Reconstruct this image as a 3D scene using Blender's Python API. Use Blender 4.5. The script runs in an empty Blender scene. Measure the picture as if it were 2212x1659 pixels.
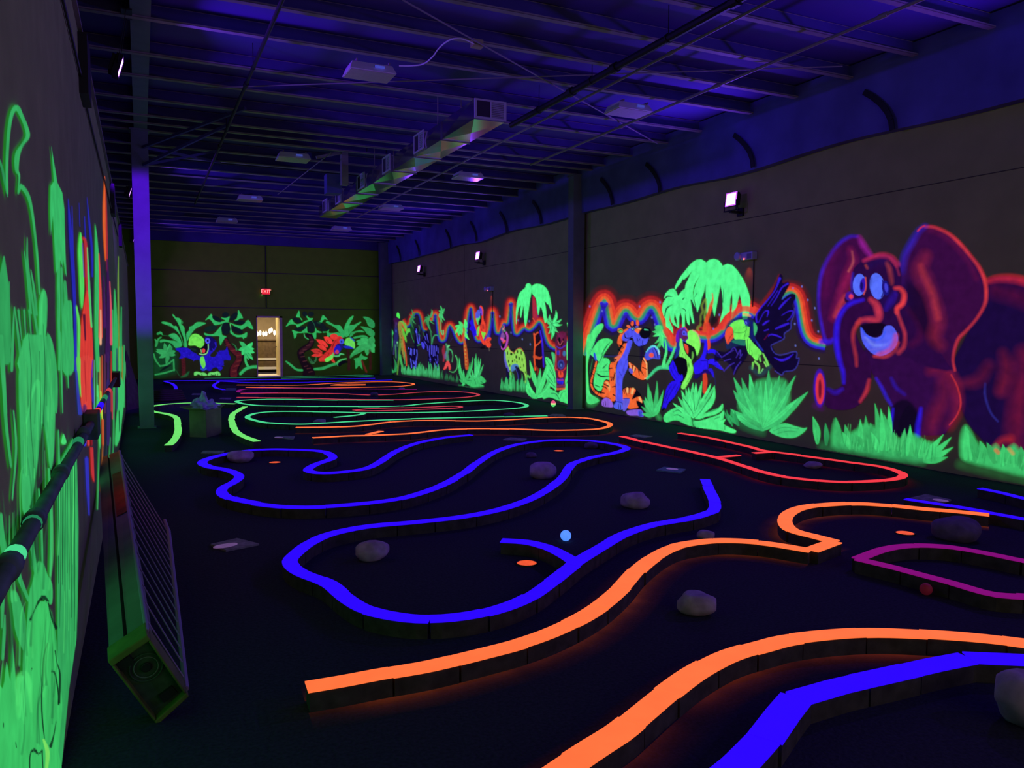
import bpy, bmesh, math, random
import numpy as np
from mathutils import Vector, Matrix, noise as mnoise
random.seed(7); np.random.seed(7)
sc = bpy.context.scene
COL = sc.collection
PI = math.pi

# ------------------------------------------------------------------ camera
F_PX, CX, CY, EYE = 1700.0, 1106.0, 829.5, 1.57      # focal length and centre for the 2212 x 1659 frame, eye height
_vy = np.array([304-CX, CY-714, -F_PX]); _vy /= np.linalg.norm(_vy)
_xh = CX + (F_PX**2 + 115.5*(CY-730))/802.0
_vx = np.array([_xh-CX, CY-730, -F_PX]); _vx -= _vy*(_vx@_vy); _vx /= np.linalg.norm(_vx)
_vz = np.cross(_vx, _vy)
RW = np.array([_vx, _vy, _vz])                        # camera -> room axes (X to the right wall, Y down the hall, Z up)
CAM = np.array([0.0, 0.0, EYE])
cam = bpy.data.cameras.new('camera'); cam.sensor_width = 36; cam.lens = F_PX/2212*36
cam.clip_start = 0.02; cam.clip_end = 200
cam_ob = bpy.data.objects.new('camera', cam); COL.objects.link(cam_ob)
M = Matrix([list(RW[0]), list(RW[1]), list(RW[2])]).to_4x4(); M.translation = Vector(CAM)
cam_ob.matrix_world = M
sc.camera = cam_ob

# ------------------------------------------------------------------ world, exposure
sc.view_settings.view_transform = 'Standard'; sc.view_settings.look = 'None'
sc.view_settings.exposure = 0.0; sc.view_settings.gamma = 1.0
sc.view_settings.use_curve_mapping = False
w = bpy.data.worlds.new('world'); sc.world = w; w.use_nodes = True
w.node_tree.nodes['Background'].inputs[0].default_value = (0.25, 0.2, 0.55, 1)
w.node_tree.nodes['Background'].inputs[1].default_value = 0.004
sc.cycles.max_bounces = 6; sc.cycles.transparent_max_bounces = 12
sc.cycles.sample_clamp_indirect = 2.0

XR, YB, ZR = 8.22, 28.0, 4.90       # right wall, back wall, underside of the roof deck
XL, ZL = -0.30, 3.38                # face and top of the left partition
LAMP_Z = 3.555
LAMP_Y = (-0.3, 4.57, 9.37, 19.16, 23.97)
UV = (0.15, 0.03, 1.0)

def area(name, loc, direction, size, power, color, spread=PI):
    l = bpy.data.lights.new(name, 'AREA'); l.energy = power; l.color = color
    l.shape = 'RECTANGLE'; l.size = size[0]; l.size_y = size[1]; l.spread = spread
    o = bpy.data.objects.new(name, l); COL.objects.link(o); o.location = loc
    o.rotation_euler = Vector(direction).to_track_quat('-Z', 'Y').to_euler()
    return o
# light of the black-light floods (their housings are built further down)
for y in LAMP_Y:
    area('uv_light', (8.0, y, LAMP_Z), (-1, 0, 0.10), (0.2, 0.2), 55, UV)
for y in (8.98, 16.9, 25.5):
    area('uv_light', (-0.04, y, 4.2), (1, 0, -0.40), (0.2, 0.2), 44, UV, math.radians(140))
# the nearest left flood also throws its beam down the girder onto the column
_l = bpy.data.lights.new('uv_beam', 'SPOT'); _l.energy = 1500; _l.color = (0.13, 0.0, 1.0); _l.spot_size = math.radians(31); _l.spot_blend = 0.35; _l.shadow_soft_size = 0.06
_o = bpy.data.objects.new('uv_beam', _l); COL.objects.link(_o); _o.location = (-0.02, 9.3, 4.15)
_o.rotation_euler = (Vector((0.06, 14, 2.85))-_o.location).to_track_quat('-Z', 'Y').to_euler()
# behind the camera: dim neutral fill, added to lift the walls
area('neutral_fill', (3.8, -2.6, 2.4), (0, 1, 0.05), (5, 2.2), 30, (1.0, 0.88, 0.72))

# ------------------------------------------------------------------ helpers
def ray(px, py): return RW @ np.array([px-CX, CY-py, -F_PX])
def at(px, py, axis, val):
    """the point of the plane axis = val that stands at this place of the photograph"""
    d = ray(px, py); return CAM + d*((val-CAM[axis])/d[axis])
def fl(px, py, z=0.0): return at(px, py, 2, z)

def lin(c):
    return tuple((v/255/12.92 if v/255 <= 0.04045 else ((v/255+0.055)/1.055)**2.4) for v in c)

def mat(name, base=(0.5,0.5,0.5), rough=0.7, metal=0.0, emit=None, estr=1.0, sampling=None, noise=None, spec=0.3):
    m = bpy.data.materials.new(name); m.use_nodes = True
    nt = m.node_tree; b = nt.nodes['Principled BSDF']
    b.inputs['Base Color'].default_value = (*base, 1)
    b.inputs['Roughness'].default_value = rough; b.inputs['Metallic'].default_value = metal
    b.inputs['Specular IOR Level'].default_value = spec
    if emit:
        b.inputs['Emission Color'].default_value = (*emit, 1); b.inputs['Emission Strength'].default_value = estr
    if noise:
        scale, amount, bump = noise
        tc = nt.nodes.new('ShaderNodeTexCoord'); n = nt.nodes.new('ShaderNodeTexNoise')
        n.inputs['Scale'].default_value = scale; n.inputs['Detail'].default_value = 6
        nt.links.new(tc.outputs['Object'], n.inputs['Vector'])
        mr = nt.nodes.new('ShaderNodeMapRange')
        mr.inputs['To Min'].default_value = 1-amount; mr.inputs['To Max'].default_value = 1+amount
        mr.inputs['From Min'].default_value = 0.25; mr.inputs['From Max'].default_value = 0.75
        nt.links.new(n.outputs['Fac'], mr.inputs['Value'])
        for inp, colr in (('Base Color', base), ('Emission Color', emit)):
            if colr is None: continue
            mx = nt.nodes.new('ShaderNodeVectorMath'); mx.operation = 'SCALE'
            mx.inputs[0].default_value = colr
            nt.links.new(mr.outputs['Result'], mx.inputs['Scale']); nt.links.new(mx.outputs[0], b.inputs[inp])
        if bump:
            bp = nt.nodes.new('ShaderNodeBump'); bp.inputs['Strength'].default_value = bump
            bp.inputs['Distance'].default_value = 0.01
            nt.links.new(n.outputs['Fac'], bp.inputs['Height']); nt.links.new(bp.outputs['Normal'], b.inputs['Normal'])
    if sampling: m.cycles.emission_sampling = sampling
    return m

def glow(name, rgb, k=1.0, amount=0.06):
    """fluorescent paint under the black light: its own colour, given off as light"""
    e = tuple(v*k for v in lin(rgb))
    return mat(name, base=tuple(0.25*v for v in lin(rgb)), rough=0.8, emit=e, estr=1.0, noise=(9, amount, 0.0))

class MB:
    """collects geometry, built as ONE mesh object"""
    def __init__(s): s.v = []; s.f = []; s.mi = []; s.cur = 0
    def add(s, vs, fs):
        n = len(s.v); s.v += [tuple(map(float, p)) for p in vs]; s.f += [tuple(n+i for i in f) for f in fs]
        s.mi += [s.cur]*len(fs)
    def box(s, lo, hi, rot=None, org=None):
        x0,y0,z0 = lo; x1,y1,z1 = hi
        vs = [(x0,y0,z0),(x1,y0,z0),(x1,y1,z0),(x0,y1,z0),(x0,y0,z1),(x1,y0,z1),(x1,y1,z1),(x0,y1,z1)]
        s.hexa(vs)
    def hexa(s, vs):
        s.add(vs, [(0,3,2,1),(4,5,6,7),(0,1,5,4),(1,2,6,5),(2,3,7,6),(3,0,4,7)])
    def bar(s, a, b, w, h=None, up=(0,0,1)):
        """rectangular bar from a to b, w across, h along up"""
        h = h or w; a = Vector(a); b = Vector(b); d = (b-a).normalized(); up = Vector(up)
        sd = d.cross(up)
        if sd.length < 1e-4: up = Vector((1,0,0)); sd = d.cross(up)
        sd.normalize(); u = sd.cross(d).normalized()
        c = [(-w/2,-h/2),(w/2,-h/2),(w/2,h/2),(-w/2,h/2)]
        s.hexa([a+sd*i+u*j for i,j in c]+[b+sd*i+u*j for i,j in c]) if False else s.add(
            [a+sd*i+u*j for i,j in c]+[b+sd*i+u*j for i,j in c], [(3,2,1,0),(4,5,6,7),(0,1,5,4),(1,2,6,5),(2,3,7,6),(3,0,4,7)])
    def tube(s, pts, r, n=8, cap=True):
        pts = [Vector(p) for p in pts]; rr = r if isinstance(r, (list,tuple)) else [r]*len(pts)
        rings = []; up = None
        for i,p in enumerate(pts):
            d = (pts[min(i+1,len(pts)-1)]-pts[max(i-1,0)]).normalized()
            if up is None: up = Vector((0,0,1)) if abs(d.z) < 0.9 else Vector((1,0,0))
            sd = d.cross(up).normalized(); up = sd.cross(d).normalized()
            rings.append([p+(sd*math.cos(2*PI*k/n)+up*math.sin(2*PI*k/n))*rr[i] for k in range(n)])
        vs = [q for R_ in rings for q in R_]; fs = []
        for i in range(len(pts)-1):
            for k in range(n):
                fs.append((i*n+k, i*n+(k+1)%n, (i+1)*n+(k+1)%n, (i+1)*n+k))
        if cap: fs += [tuple(range(n-1,-1,-1)), tuple((len(pts)-1)*n+k for k in range(n))]
        s.add(vs, fs)
    def lathe(s, prof, org=(0,0,0), axis='z', n=20):
        vs = []
        for r,h in prof:
            for k in range(n):
                a = 2*PI*k/n; c,t = r*math.cos(a), r*math.sin(a)
                p = (c,t,h) if axis=='z' else ((h,c,t) if axis=='x' else (c,h,t))
                vs.append((p[0]+org[0],p[1]+org[1],p[2]+org[2]))
        fs = [(i*n+k, i*n+(k+1)%n, (i+1)*n+(k+1)%n, (i+1)*n+k) for i in range(len(prof)-1) for k in range(n)]
        fs += [tuple(range(n-1,-1,-1)), tuple((len(prof)-1)*n+k for k in range(n))]
        s.add(vs, fs)
    def build(s, name, m=None, parent=None, smooth=False, bevel=0, **tags):
        me = bpy.data.meshes.new(name)
        org = Vector((0,0,0))
        if parent is not None: org = Vector(parent.get('_o', (0,0,0)))
        elif s.v and tags.get('base'):
            a = np.array(s.v); org = Vector(((a[:,0].min()+a[:,0].max())/2, (a[:,1].min()+a[:,1].max())/2, a[:,2].min()))
        tags.pop('base', None)
        me.from_pydata([(x-org.x, y-org.y, z-org.z) for x,y,z in s.v], [], s.f)
        ms = m if isinstance(m, (list,tuple)) else [m]
        for q in ms: me.materials.append(q)
        if len(ms) > 1: me.polygons.foreach_set('material_index', s.mi)
        bm = bmesh.new(); bm.from_mesh(me); bmesh.ops.recalc_face_normals(bm, faces=bm.faces); bm.to_mesh(me); bm.free()
        if smooth:
            me.polygons.foreach_set('use_smooth', [True]*len(me.polygons))
        o = bpy.data.objects.new(name, me); COL.objects.link(o)
        if bevel:
            b = o.modifiers.new('bevel', 'BEVEL'); b.width = bevel; b.segments = 2; b.limit_method = 'ANGLE'
        if parent is not None: o.parent = parent
        else: o.location = org
        for k,v in tags.items(): o[k] = v
        return o

def thing(name, label, category, loc=(0,0,0), group=None):
    o = bpy.data.objects.new(name, None); COL.objects.link(o); o.location = loc; o.empty_display_size = 0.1
    o['_o'] = tuple(float(v) for v in loc); o['label'] = label; o['category'] = category
    if group: o['group'] = group
    return o
def struct(o, label=None):
    o['kind'] = 'structure'
    if label: o['label'] = label
    return o

# ------------------------------------------------------------------ materials
M_floor  = mat('dark_carpet', (0.034,0.033,0.052), 0.95, noise=(60,0.35,0.5), spec=0.1)
M_wallR  = mat('painted_tilt_wall', (0.38,0.43,0.14), 0.9, noise=(3,0.12,0.1), spec=0.1)
M_wallB  = mat('painted_back_wall', (0.24,0.55,0.025), 0.9, noise=(3,0.12,0.1), spec=0.1)
M_wallL  = mat('painted_block_wall', (0.34,0.46,0.14), 0.9, noise=(5,0.15,0.2), spec=0.1)
M_deck   = mat('roof_insulation', (0.11,0.08,0.36), 0.8, noise=(0.9,0.18,0.15))
M_steel  = mat('painted_steel', (0.30,0.27,0.26), 0.6, noise=(5,0.2,0.1))
M_blue   = mat('blue_insulation_facing', (0.12,0.12,0.42), 0.8, noise=(2,0.25,0.6))
M_colm   = mat('column_paint', (0.17,0.20,0.22), 0.55, noise=(4,0.15,0.1))
M_dark   = mat('dark_metal', (0.02,0.02,0.022), 0.5)
M_pipe   = mat('grey_pipe', (0.28,0.26,0.25), 0.5)
M_blackp = mat('black_pipe', (0.012,0.012,0.015), 0.5)
M_white  = mat('white_enamel', (0.85,0.8,0.85), 0.5)
M_block  = mat('curb_block_sides', (0.060,0.052,0.048), 0.9, noise=(14,0.4,0.6))
M_gap    = mat('panel_seam', (0.09,0.09,0.05), 0.95)
M_web    = mat('purlin_web_shade', (0.075,0.06,0.24), 0.85, noise=(2,0.25,0.2))  # purlin webs: their shade put into the colour; reused on band and braces

# ------------------------------------------------------------------ the room
m = MB(); m.box((-4.5,-3,-0.2),(XR+0.3,YB+6,0)); struct(m.build('floor', M_floor), 'dark carpeted floor of the golf hall')
m = MB(); m.box((XR,-3,0),(XR+0.25,YB,3.95)); m.box((XR,-3,3.95),(XR+0.25,YB,ZR+0.1))
wr = m.build('wall_right', M_wallR); struct(wr, 'long right wall of dark concrete panels painted with a glowing jungle mural')
m = MB()
DX0, DX1, DZ = 3.56, 4.42, 2.08
m.box((-4.5,YB,0),(DX0,YB+0.2,ZR+0.1)); m.box((DX1,YB,0),(XR+0.25,YB+0.2,ZR+0.1)); m.box((DX0,YB,DZ),(DX1,YB+0.2,ZR+0.1))
wb = m.build('wall_back', M_wallB); struct(wb, 'far end wall with the lit doorway and painted birds')
m = MB(); m.box((XL-0.14,-1.0,0),(XL,25.0,ZL))
wl = m.build('wall_left', M_wallL); struct(wl, 'low block partition close on the left, painted bright green')
m = MB(); m.box((-4.7,-3,0),(-4.5,YB+0.2,ZR+0.1)); struct(m.build('wall_left_outer', M_wallL))
# panel joints: thin darker strips along the wall seams
g = MB()
for z in (1.135, 3.27): g.box((XR-0.004,-3,z-0.005),(XR+0.01,YB,z+0.005))
g.box((XR-0.004,20.6-0.004,0),(XR+0.01,20.6+0.004,3.95))
o = g.build('trim_1', M_gap); struct(o, 'thin joints between the panels of the right wall')
g = MB()
for z in (2.35, 3.54): g.box((0.0,YB-0.005,z-0.015),(XR,YB+0.01,z+0.015))
o = g.build('trim_2', M_gap); struct(o, 'thin joints between the panels of the back wall')
# roof deck with shallow ribs
m = MB(); m.box((-4.6,-3,ZR),(XR+0.3,YB+0.2,ZR+0.08))
struct(m.build('ceiling', M_deck), 'roof underside with dark blue insulation facing')
# blue faced insulation band along the top of the right wall and back wall
m = MB(); N = 90
for i in range(N):
    y0 = -3+(YB+3)*i/N; y1 = -3+(YB+3)*(i+1)/N
    s0 = 0.02*math.sin(y0*1.9)+0.035*abs(math.sin(y0*0.65)); s1 = 0.02*math.sin(y1*1.9)+0.035*abs(math.sin(y1*0.65))
    zt = 4.88
    m.add([(8.08,y0,3.93+s0),(8.08,y1,3.93+s1),(8.05,y1,zt),(8.05,y0,zt),(XR-0.01,y0,3.93+s0),(XR-0.01,y1,3.93+s1),(XR-0.01,y1,zt),(XR-0.01,y0,zt)],
          [(0,1,2,3),(0,4,5,1),(2,6,7,3)])
struct(m.build('trim_3', M_blue), 'blue insulation band hanging along the top of the right wall')
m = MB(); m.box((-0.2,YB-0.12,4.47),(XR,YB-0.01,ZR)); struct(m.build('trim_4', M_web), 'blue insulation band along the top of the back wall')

# purlins across the hall: one thing each
PUR = []
def purlin_mesh():
    m = MB()
    x0, x1 = -4.4, XR-0.02
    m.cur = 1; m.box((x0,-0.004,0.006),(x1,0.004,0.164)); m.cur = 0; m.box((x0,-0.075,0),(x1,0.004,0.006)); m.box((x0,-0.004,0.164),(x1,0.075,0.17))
    m.box((x0,-0.075,0),(x1,-0.069,0.02))
    return m
py = [2.6,3.6,4.55,5.5,6.4,7.3,8.2,9.06,10.2,11.08,12.14,13.04,13.52,14.02,15.06,15.9,16.88,17.72,18.64,19.5,20.4,21.2,22.1,23.0,23.9,24.8,25.7,26.6,27.4]
proto = None
for i,y in enumerate(py):
    if proto is None:
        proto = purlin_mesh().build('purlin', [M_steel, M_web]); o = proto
    else:
        o = proto.copy(); COL.objects.link(o)
    o.location = (0,y,4.72); o['kind'] = 'structure'; o['group'] = 'roof purlins crossing the hall'
    o['label'] = 'thin steel roof purlin crossing the hall under the blue roof'; o['category'] = 'roof purlin'
# girder along the left column line and its struts
m = MB()
m.box((-0.02,-3,4.74),(0.17,YB-0.1,4.752)); m.box((0.065,-3,4.752),(0.085,YB-0.1,4.88)); m.box((-0.02,-3,4.876),(0.17,YB-0.1,4.886))
o = m.build('trim_5', M_colm); struct(o, 'steel girder running overhead along the left columns')
m = MB()
for y in (13.9, ):
    for dy in (-2.2,-1.1,1.1,2.2):
        m.bar((0.1,y,3.9+0.25*abs(dy)),(1.2+0.1*abs(dy),y+dy*0.9,4.72),0.04)
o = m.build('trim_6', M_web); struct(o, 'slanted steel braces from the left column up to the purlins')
m = MB()
for y in (4.6,6.62,8.95,11.2,12.7,15.6,17.4,19.3,21.2,24.0,26.0):
    q = [(8.035,y+0.42-0.42*math.sin(k*PI/2/5),4.50-0.55*(k/5)**1.1) for k in range(6)]
    for a_,b_ in zip(q,q[1:]): m.bar(a_,b_,0.02,0.07,(1,0,0)) if False else m.bar(a_,b_,0.07,0.012,(1,0,0))
o = m.build('trim_7', M_dark); struct(o, 'dark angle braces along the blue band')

# columns: tapered steel, one thing each
def column(name, x, y, zt, w0, w1, d, label):
    m = MB(); t = 0.012
    def plate(x0,x1,X0,X1,y0,y1,Y0,Y1):
        m.hexa([(x0,y0,0),(x1,y0,0),(x1,y1,0),(x0,y1,0),(X0,Y0,zt),(X1,Y0,zt),(X1,Y1,zt),(X0,Y1,zt)])
    m_ = MB()
    plate(x-w0/2,x+w0/2,x-w1/2,x+w1/2,y-d/2,y-d/2+t,y-d/2,y-d/2+t)
    plate(x-w0/2,x+w0/2,x-w1/2,x+w1/2,y+d/2-t,y+d/2,y+d/2-t,y+d/2)
    plate(x-w0/2,x-w0/2+t,x-w1/2,x-w1/2+t,y-d/2+t,y+d/2-t,y-d/2+t,y+d/2-t)
    plate(x+w0/2-t,x+w0/2,x+w1/2-t,x+w1/2,y-d/2+t,y+d/2-t,y-d/2+t,y+d/2-t)
    t_ = thing('steel_column', label, 'column', (x,y,0))
    m.build('shaft', M_colm, t_, bevel=0.012)
    b = MB(); b.box((x-w0/2-0.03,y-d/2-0.03,0),(x+w0/2+0.03,y+d/2+0.03,0.015)); b.build('base_plate', M_colm, t_)
    c = MB(); c.box((x-w1/2-0.02,y-d/2-0.02,zt-0.03),(x+w1/2+0.02,y+d/2+0.02,zt)); c.build('cap_plate', M_colm, t_)
    return t_
column('c', 0.055, 14.0, 4.74, 0.215, 0.25, 0.20, 'steel column near the left partition, violet above and green below')
column('c', 8.02, 14.0, 4.72, 0.22, 0.27, 0.22, 'dark blue steel column splitting the right wall mural in two')
column('c', 8.0, 27.7, 4.72, 0.36, 0.42, 0.3, 'dark steel column in the far right corner')
column('c', 0.05, 27.7, 4.74, 0.2, 0.25, 0.2, 'dark steel column in the far left corner')
# ------------------------------------------------------------------ glowing curbs of the golf course
CURB_H = 0.09
def catmull(pts, n=6):
    pts = [np.array(p, float) for p in pts]
    if len(pts) < 3: return pts
    out = []
    P = [2*pts[0]-pts[1]]+pts+[2*pts[-1]-pts[-2]]
    for i in range(1, len(P)-2):
        a,b,c,d = P[i-1],P[i],P[i+1],P[i+2]
        for k in range(n):
            t = k/n
            out.append(0.5*((2*b)+(c-a)*t+(2*a-5*b+4*c-d)*t*t+(3*b-a-3*c+d)*t**3))
    out.append(pts[-1]); return out
def resample(pts, step):
    pts = [np.array(p, float) for p in pts]; L = [0]
    for a,b in zip(pts, pts[1:]): L.append(L[-1]+np.linalg.norm(b-a))
    n = max(1, round(L[-1]/step)); out = []; j = 0
    for i in range(n+1):
        s = L[-1]*i/n
        while j < len(L)-2 and L[j+1] < s: j += 1
        t = (s-L[j])/max(1e-9, L[j+1]-L[j]); out.append(pts[j]*(1-t)+pts[j+1]*t)
    return out
GLOWM = {
 'blue': glow('fluorescent_blue_paint', (44,4,255)), 'orange': glow('fluorescent_orange_paint', (255,112,58), 1.08),
 'red': glow('fluorescent_red_paint', (245,58,70)), 'magenta': glow('fluorescent_magenta_paint', (128,10,112)),
 'teal': glow('fluorescent_teal_green_paint', (72,216,140)), 'lime': glow('fluorescent_lime_green_paint', (112,226,108)),
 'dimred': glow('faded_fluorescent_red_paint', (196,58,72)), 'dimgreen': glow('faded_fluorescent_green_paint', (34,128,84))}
def offs(q, d, closed=False):
    """the polyline q (XY) moved sideways by d, mitred"""
    out = []
    for i,p in enumerate(q):
        a = q[max(i-1,0)]; b = q[min(i+1,len(q)-1)]
        d1 = p[:2]-a[:2]; d2 = b[:2]-p[:2]
        if i == 0: d1 = d2
        if i == len(q)-1: d2 = d1
        n1 = np.array([-d1[1],d1[0]])/(np.linalg.norm(d1)+1e-9); n2 = np.array([-d2[1],d2[0]])/(np.linalg.norm(d2)+1e-9)
        n = n1+n2; n /= max(1e-6, np.linalg.norm(n)); k = 1/max(0.55, float(n@n1))
        out.append(p[:2]+n*d*k)
    return out
SPRAY = []
def curb(paths, color, label, width=0.10, step=0.34, h=CURB_H, group=None, smooth=True, spray=None):
    """paths: lists of places (photograph pixels) of the curb's top centre line"""
    W = []; fine = []
    for p in paths:
        q = [fl(x,y,h) for x,y in p]
        q = catmull(q, 6) if smooth and len(q) > 2 else q
        fine.append(resample(q, 0.06)); W.append(resample(q, step))
    allp = np.array([v for q in W for v in q]); c = allp.mean(0)
    t = thing('lane_border', label, 'mini golf border', (c[0],c[1],0), group)
    top = MB(); side = MB()
    for q,fq in zip(W, fine):
        n = len(q)-1; nf = len(fq)
        for i,(a,b) in enumerate(zip(q, q[1:])):
            # one block follows the curve between its two joints
            i0 = round(i*(nf-1)/n); i1 = round((i+1)*(nf-1)/n)
            seg = [fq[k].copy() for k in range(i0, i1+1)]
            if len(seg) < 2: continue
            d = seg[1]-seg[0]; seg[0] = seg[0]+d/np.linalg.norm(d)*0.005
            d = seg[-1]-seg[-2]; seg[-1] = seg[-1]-d/np.linalg.norm(d)*0.005
            j = random.uniform(-.005,.005); wd = width*random.uniform(.95,1.05); hh = h-0.006+random.uniform(-.002,.002)
            Lf = offs(seg, wd*0.47+j); Rt = offs(seg, -wd*0.47+j); m_ = len(seg)
            vs = [(*p,0) for p in Lf]+[(*p,0) for p in Rt]+[(*p,hh) for p in Lf]+[(*p,hh) for p in Rt]
            fs = [(0,m_,3*m_,2*m_),(m_-1,3*m_-1,4*m_-1,2*m_-1)[::1]]
            for k in range(m_-1):
                fs += [(k,k+1,2*m_+k+1,2*m_+k),(m_+k,3*m_+k,3*m_+k+1,m_+k+1),(2*m_+k,2*m_+k+1,3*m_+k+1,3*m_+k)]
            fs[1] = (m_-1, 3*m_-1, 4*m_-1, 2*m_-1)
            side.add(vs, fs)
            seg = [fq[k] for k in range(i0, i1+1)]
            e0 = 0.5*wd+j
            Lf = offs(seg, e0); Rt = offs(seg, -wd*0.5+j)
            vs = [(*p,hh) for p in Lf]+[(*p,hh) for p in Rt]+[(*p,hh+0.007) for p in Lf]+[(*p,hh+0.007) for p in Rt]
            fs = [(0,m_,3*m_,2*m_),(m_-1,3*m_-1,4*m_-1,2*m_-1)]
            for k in range(m_-1):
                fs += [(k,k+1,2*m_+k+1,2*m_+k),(m_+k,3*m_+k,3*m_+k+1,m_+k+1),(2*m_+k,2*m_+k+1,3*m_+k+1,3*m_+k)]
            fs = [f if len(f)==4 else f for f in fs]
            top.add(vs, fs)
    side.build('block_course', M_block, t)
    top.build('painted_top', GLOWM[color], t)
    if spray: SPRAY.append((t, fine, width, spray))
    return t

curb([[(662,1483),(740,1470),(825,1454),(925,1437),(1035,1411),(1130,1386),(1210,1356),(1282,1318),(1337,1274),(1375,1232),(1410,1204),(1450,1183),(1500,1172),(1565,1167),(1650,1172),(1752,1188)],
      [(1752,1188),(1804,1169)],[(1804,1169),(1765,1159),(1711,1144),(1696,1124),(1707,1107),(1740,1095),(1793,1089),(1855,1087),(1920,1091),(1998,1099),(2059,1104),(2137,1112)]],
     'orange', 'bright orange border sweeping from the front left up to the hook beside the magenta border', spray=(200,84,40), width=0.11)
curb([[(1120,1725),(1175,1690),(1240,1645),(1290,1612),(1340,1580),(1395,1535),(1445,1494),(1505,1451),(1575,1415),(1650,1393),(1703,1380),(1797,1369),(1896,1365),(2031,1371),(2130,1379),(2212,1389),(2330,1403)]],
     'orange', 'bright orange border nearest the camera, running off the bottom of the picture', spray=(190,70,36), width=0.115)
curb([[(1540,1700),(1600,1650),(1650,1597),(1691,1541),(1720,1506)],[(1720,1506),(1814,1479),(1916,1457),(2018,1434),(2092,1420)],[(2092,1420),(2212,1425),(2330,1430)]],
     'blue', 'blue border in the bottom right corner with a sharp bend', smooth=False, width=0.125)
curb([[(2330,1228),(2212,1211),(2162,1201),(2100,1189),(2039,1180),(1961,1178),(1904,1187),(1852,1206)],[(1852,1206),(1937,1226),(1998,1242),(2059,1258),(2141,1281),(2212,1287),(2330,1292)]],
     'magenta', 'magenta border pointing left at the right edge', width=0.085)
curb([[(1956,1077),(2060,1093),(2140,1107),(2212,1120),(2330,1142)]], 'blue', 'thin blue border running behind the tip of the orange hook', width=0.08)
curb([[(2116,1054),(2165,1064),(2212,1076),(2330,1102)]], 'blue', 'short blue border on the far right closest to the mural wall', width=0.08)
curb([[(1342,942),(1400,956),(1480,973),(1560,991),(1650,1020),(1708,1031),(1804,1040),(1881,1039),(1937,1033),(1951,1024),(1916,1010),(1843,999),(1743,985),(1650,973),(1618,964),(1530,945),(1468,935)],
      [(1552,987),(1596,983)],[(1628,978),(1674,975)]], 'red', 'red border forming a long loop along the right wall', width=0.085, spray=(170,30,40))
curb([[(1018,939),(960,945),(900,957),(852,977),(800,1008),(740,1019),(690,1021),(665,1015),(682,1003),(717,990),(714,981),(690,974),(640,971),(580,970),(520,975),(470,985),(438,997),(452,1008),(492,1015),(517,1027),(506,1040),(484,1052),(479,1064),(500,1076),(560,1088),(640,1095),(730,1092),(850,1079),(930,1057),(990,1029),(1030,1000),(1070,975),(1120,959),(1180,951),(1250,950),(1310,956),(1352,966),(1335,976),(1290,985),(1242,999),(1227,1012),(1220,1025),(1200,1045),(1160,1070),(1100,1094),(1010,1114),(900,1127),(800,1136),(720,1151),(670,1171),(640,1193),(624,1214),(650,1237),(708,1260),(745,1290),(790,1316),(860,1332),(930,1337),(1010,1330),(1080,1314),(1140,1290),(1190,1256),(1244,1215),(1300,1181),(1350,1153),(1420,1131),(1500,1117),(1541,1104)],[(1541,1104),(1545,1086),(1522,1035)],
      [(1083,1166),(1140,1170),(1185,1182),(1220,1199),(1240,1212)]], 'blue', 'long winding blue border that fills the middle of the floor', step=0.34, width=0.10)
curb([[(639,923),(723,922),(781,919),(859,910),(932,908),(1035,909),(1123,905),(1197,901),(1255,902),(1300,909),(1318,917),(1300,925),(1255,928),(1182,929),(1094,926),(1006,926),(947,929),(888,936),(800,940),(752,941),(675,945)],
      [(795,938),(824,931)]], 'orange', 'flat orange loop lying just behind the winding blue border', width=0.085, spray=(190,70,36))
curb([[(850,864),(723,864),(665,863),(584,862),(529,864),(511,868),(549,875),(619,877),(781,878),(859,877),(917,872),(976,868),(1035,865),(1079,865),(1123,870),(1138,876),(1120,881),(1064,885),(976,889),(888,891),(781,891),(665,889),(593,889),(552,893),(534,901),(561,910),(593,914),(651,916),(708,913),(781,909),(900,904),(1035,901),(1182,898)],
      [(723,901),(775,896),(787,892)]], 'teal', 'teal green border looping right then left in the middle distance', width=0.085, step=0.4)
curb([[(530,878),(520,883),(505,893),(500,905),(506,925),(520,939),(555,953)]], 'lime', 'yellow green curved border to the right of the cardboard box', width=0.10, step=0.25)
curb([[(508,872),(434,870),(384,871),(340,875),(318,881),(330,888),(361,894),(379,900),(384,913),(384,936),(374,953),(364,961)]], 'lime', 'yellow green hooked border to the left of the cardboard box', width=0.10, step=0.5)
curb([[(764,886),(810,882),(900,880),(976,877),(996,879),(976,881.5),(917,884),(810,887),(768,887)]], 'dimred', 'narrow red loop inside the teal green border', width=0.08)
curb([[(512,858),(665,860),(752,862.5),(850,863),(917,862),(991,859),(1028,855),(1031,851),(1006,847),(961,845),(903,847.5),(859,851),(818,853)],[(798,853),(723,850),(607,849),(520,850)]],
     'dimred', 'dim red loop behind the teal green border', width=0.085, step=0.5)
curb([[(900,841),(800,840),(700,838.5),(607,838.5),(535,840),(514,845),(535,848),(600,848)]], 'magenta', 'dark magenta loop far back between red and orange borders', width=0.085, step=0.5)
curb([[(512,831.5),(600,832),(665,831),(752,826),(839,824.5),(882,827),(893,830),(868,834),(810,836),(720,837.5),(665,838),(532,836.5)],[(716,831.5),(740,829.5),(789,830)],[(716,832),(745,832.5),(789,831.5)]],
     'orange', 'orange loop far back near the doorway', width=0.085, step=0.5)
curb([[(379,844),(379,835),(371,828),(357,823),(400,822),(462,821.5),(578,820),(694,818.5),(810,817)]], 'blue', 'blue border far back on the left with a short tail', width=0.085, step=0.5)
curb([[(484,842),(468,838),(462,832),(470,826),(479,823.5),(549,826.5),(636,826),(752,823),(847,820.5)]], 'blue', 'blue border far back shaped like an open bracket', width=0.085, step=0.5)
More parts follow.
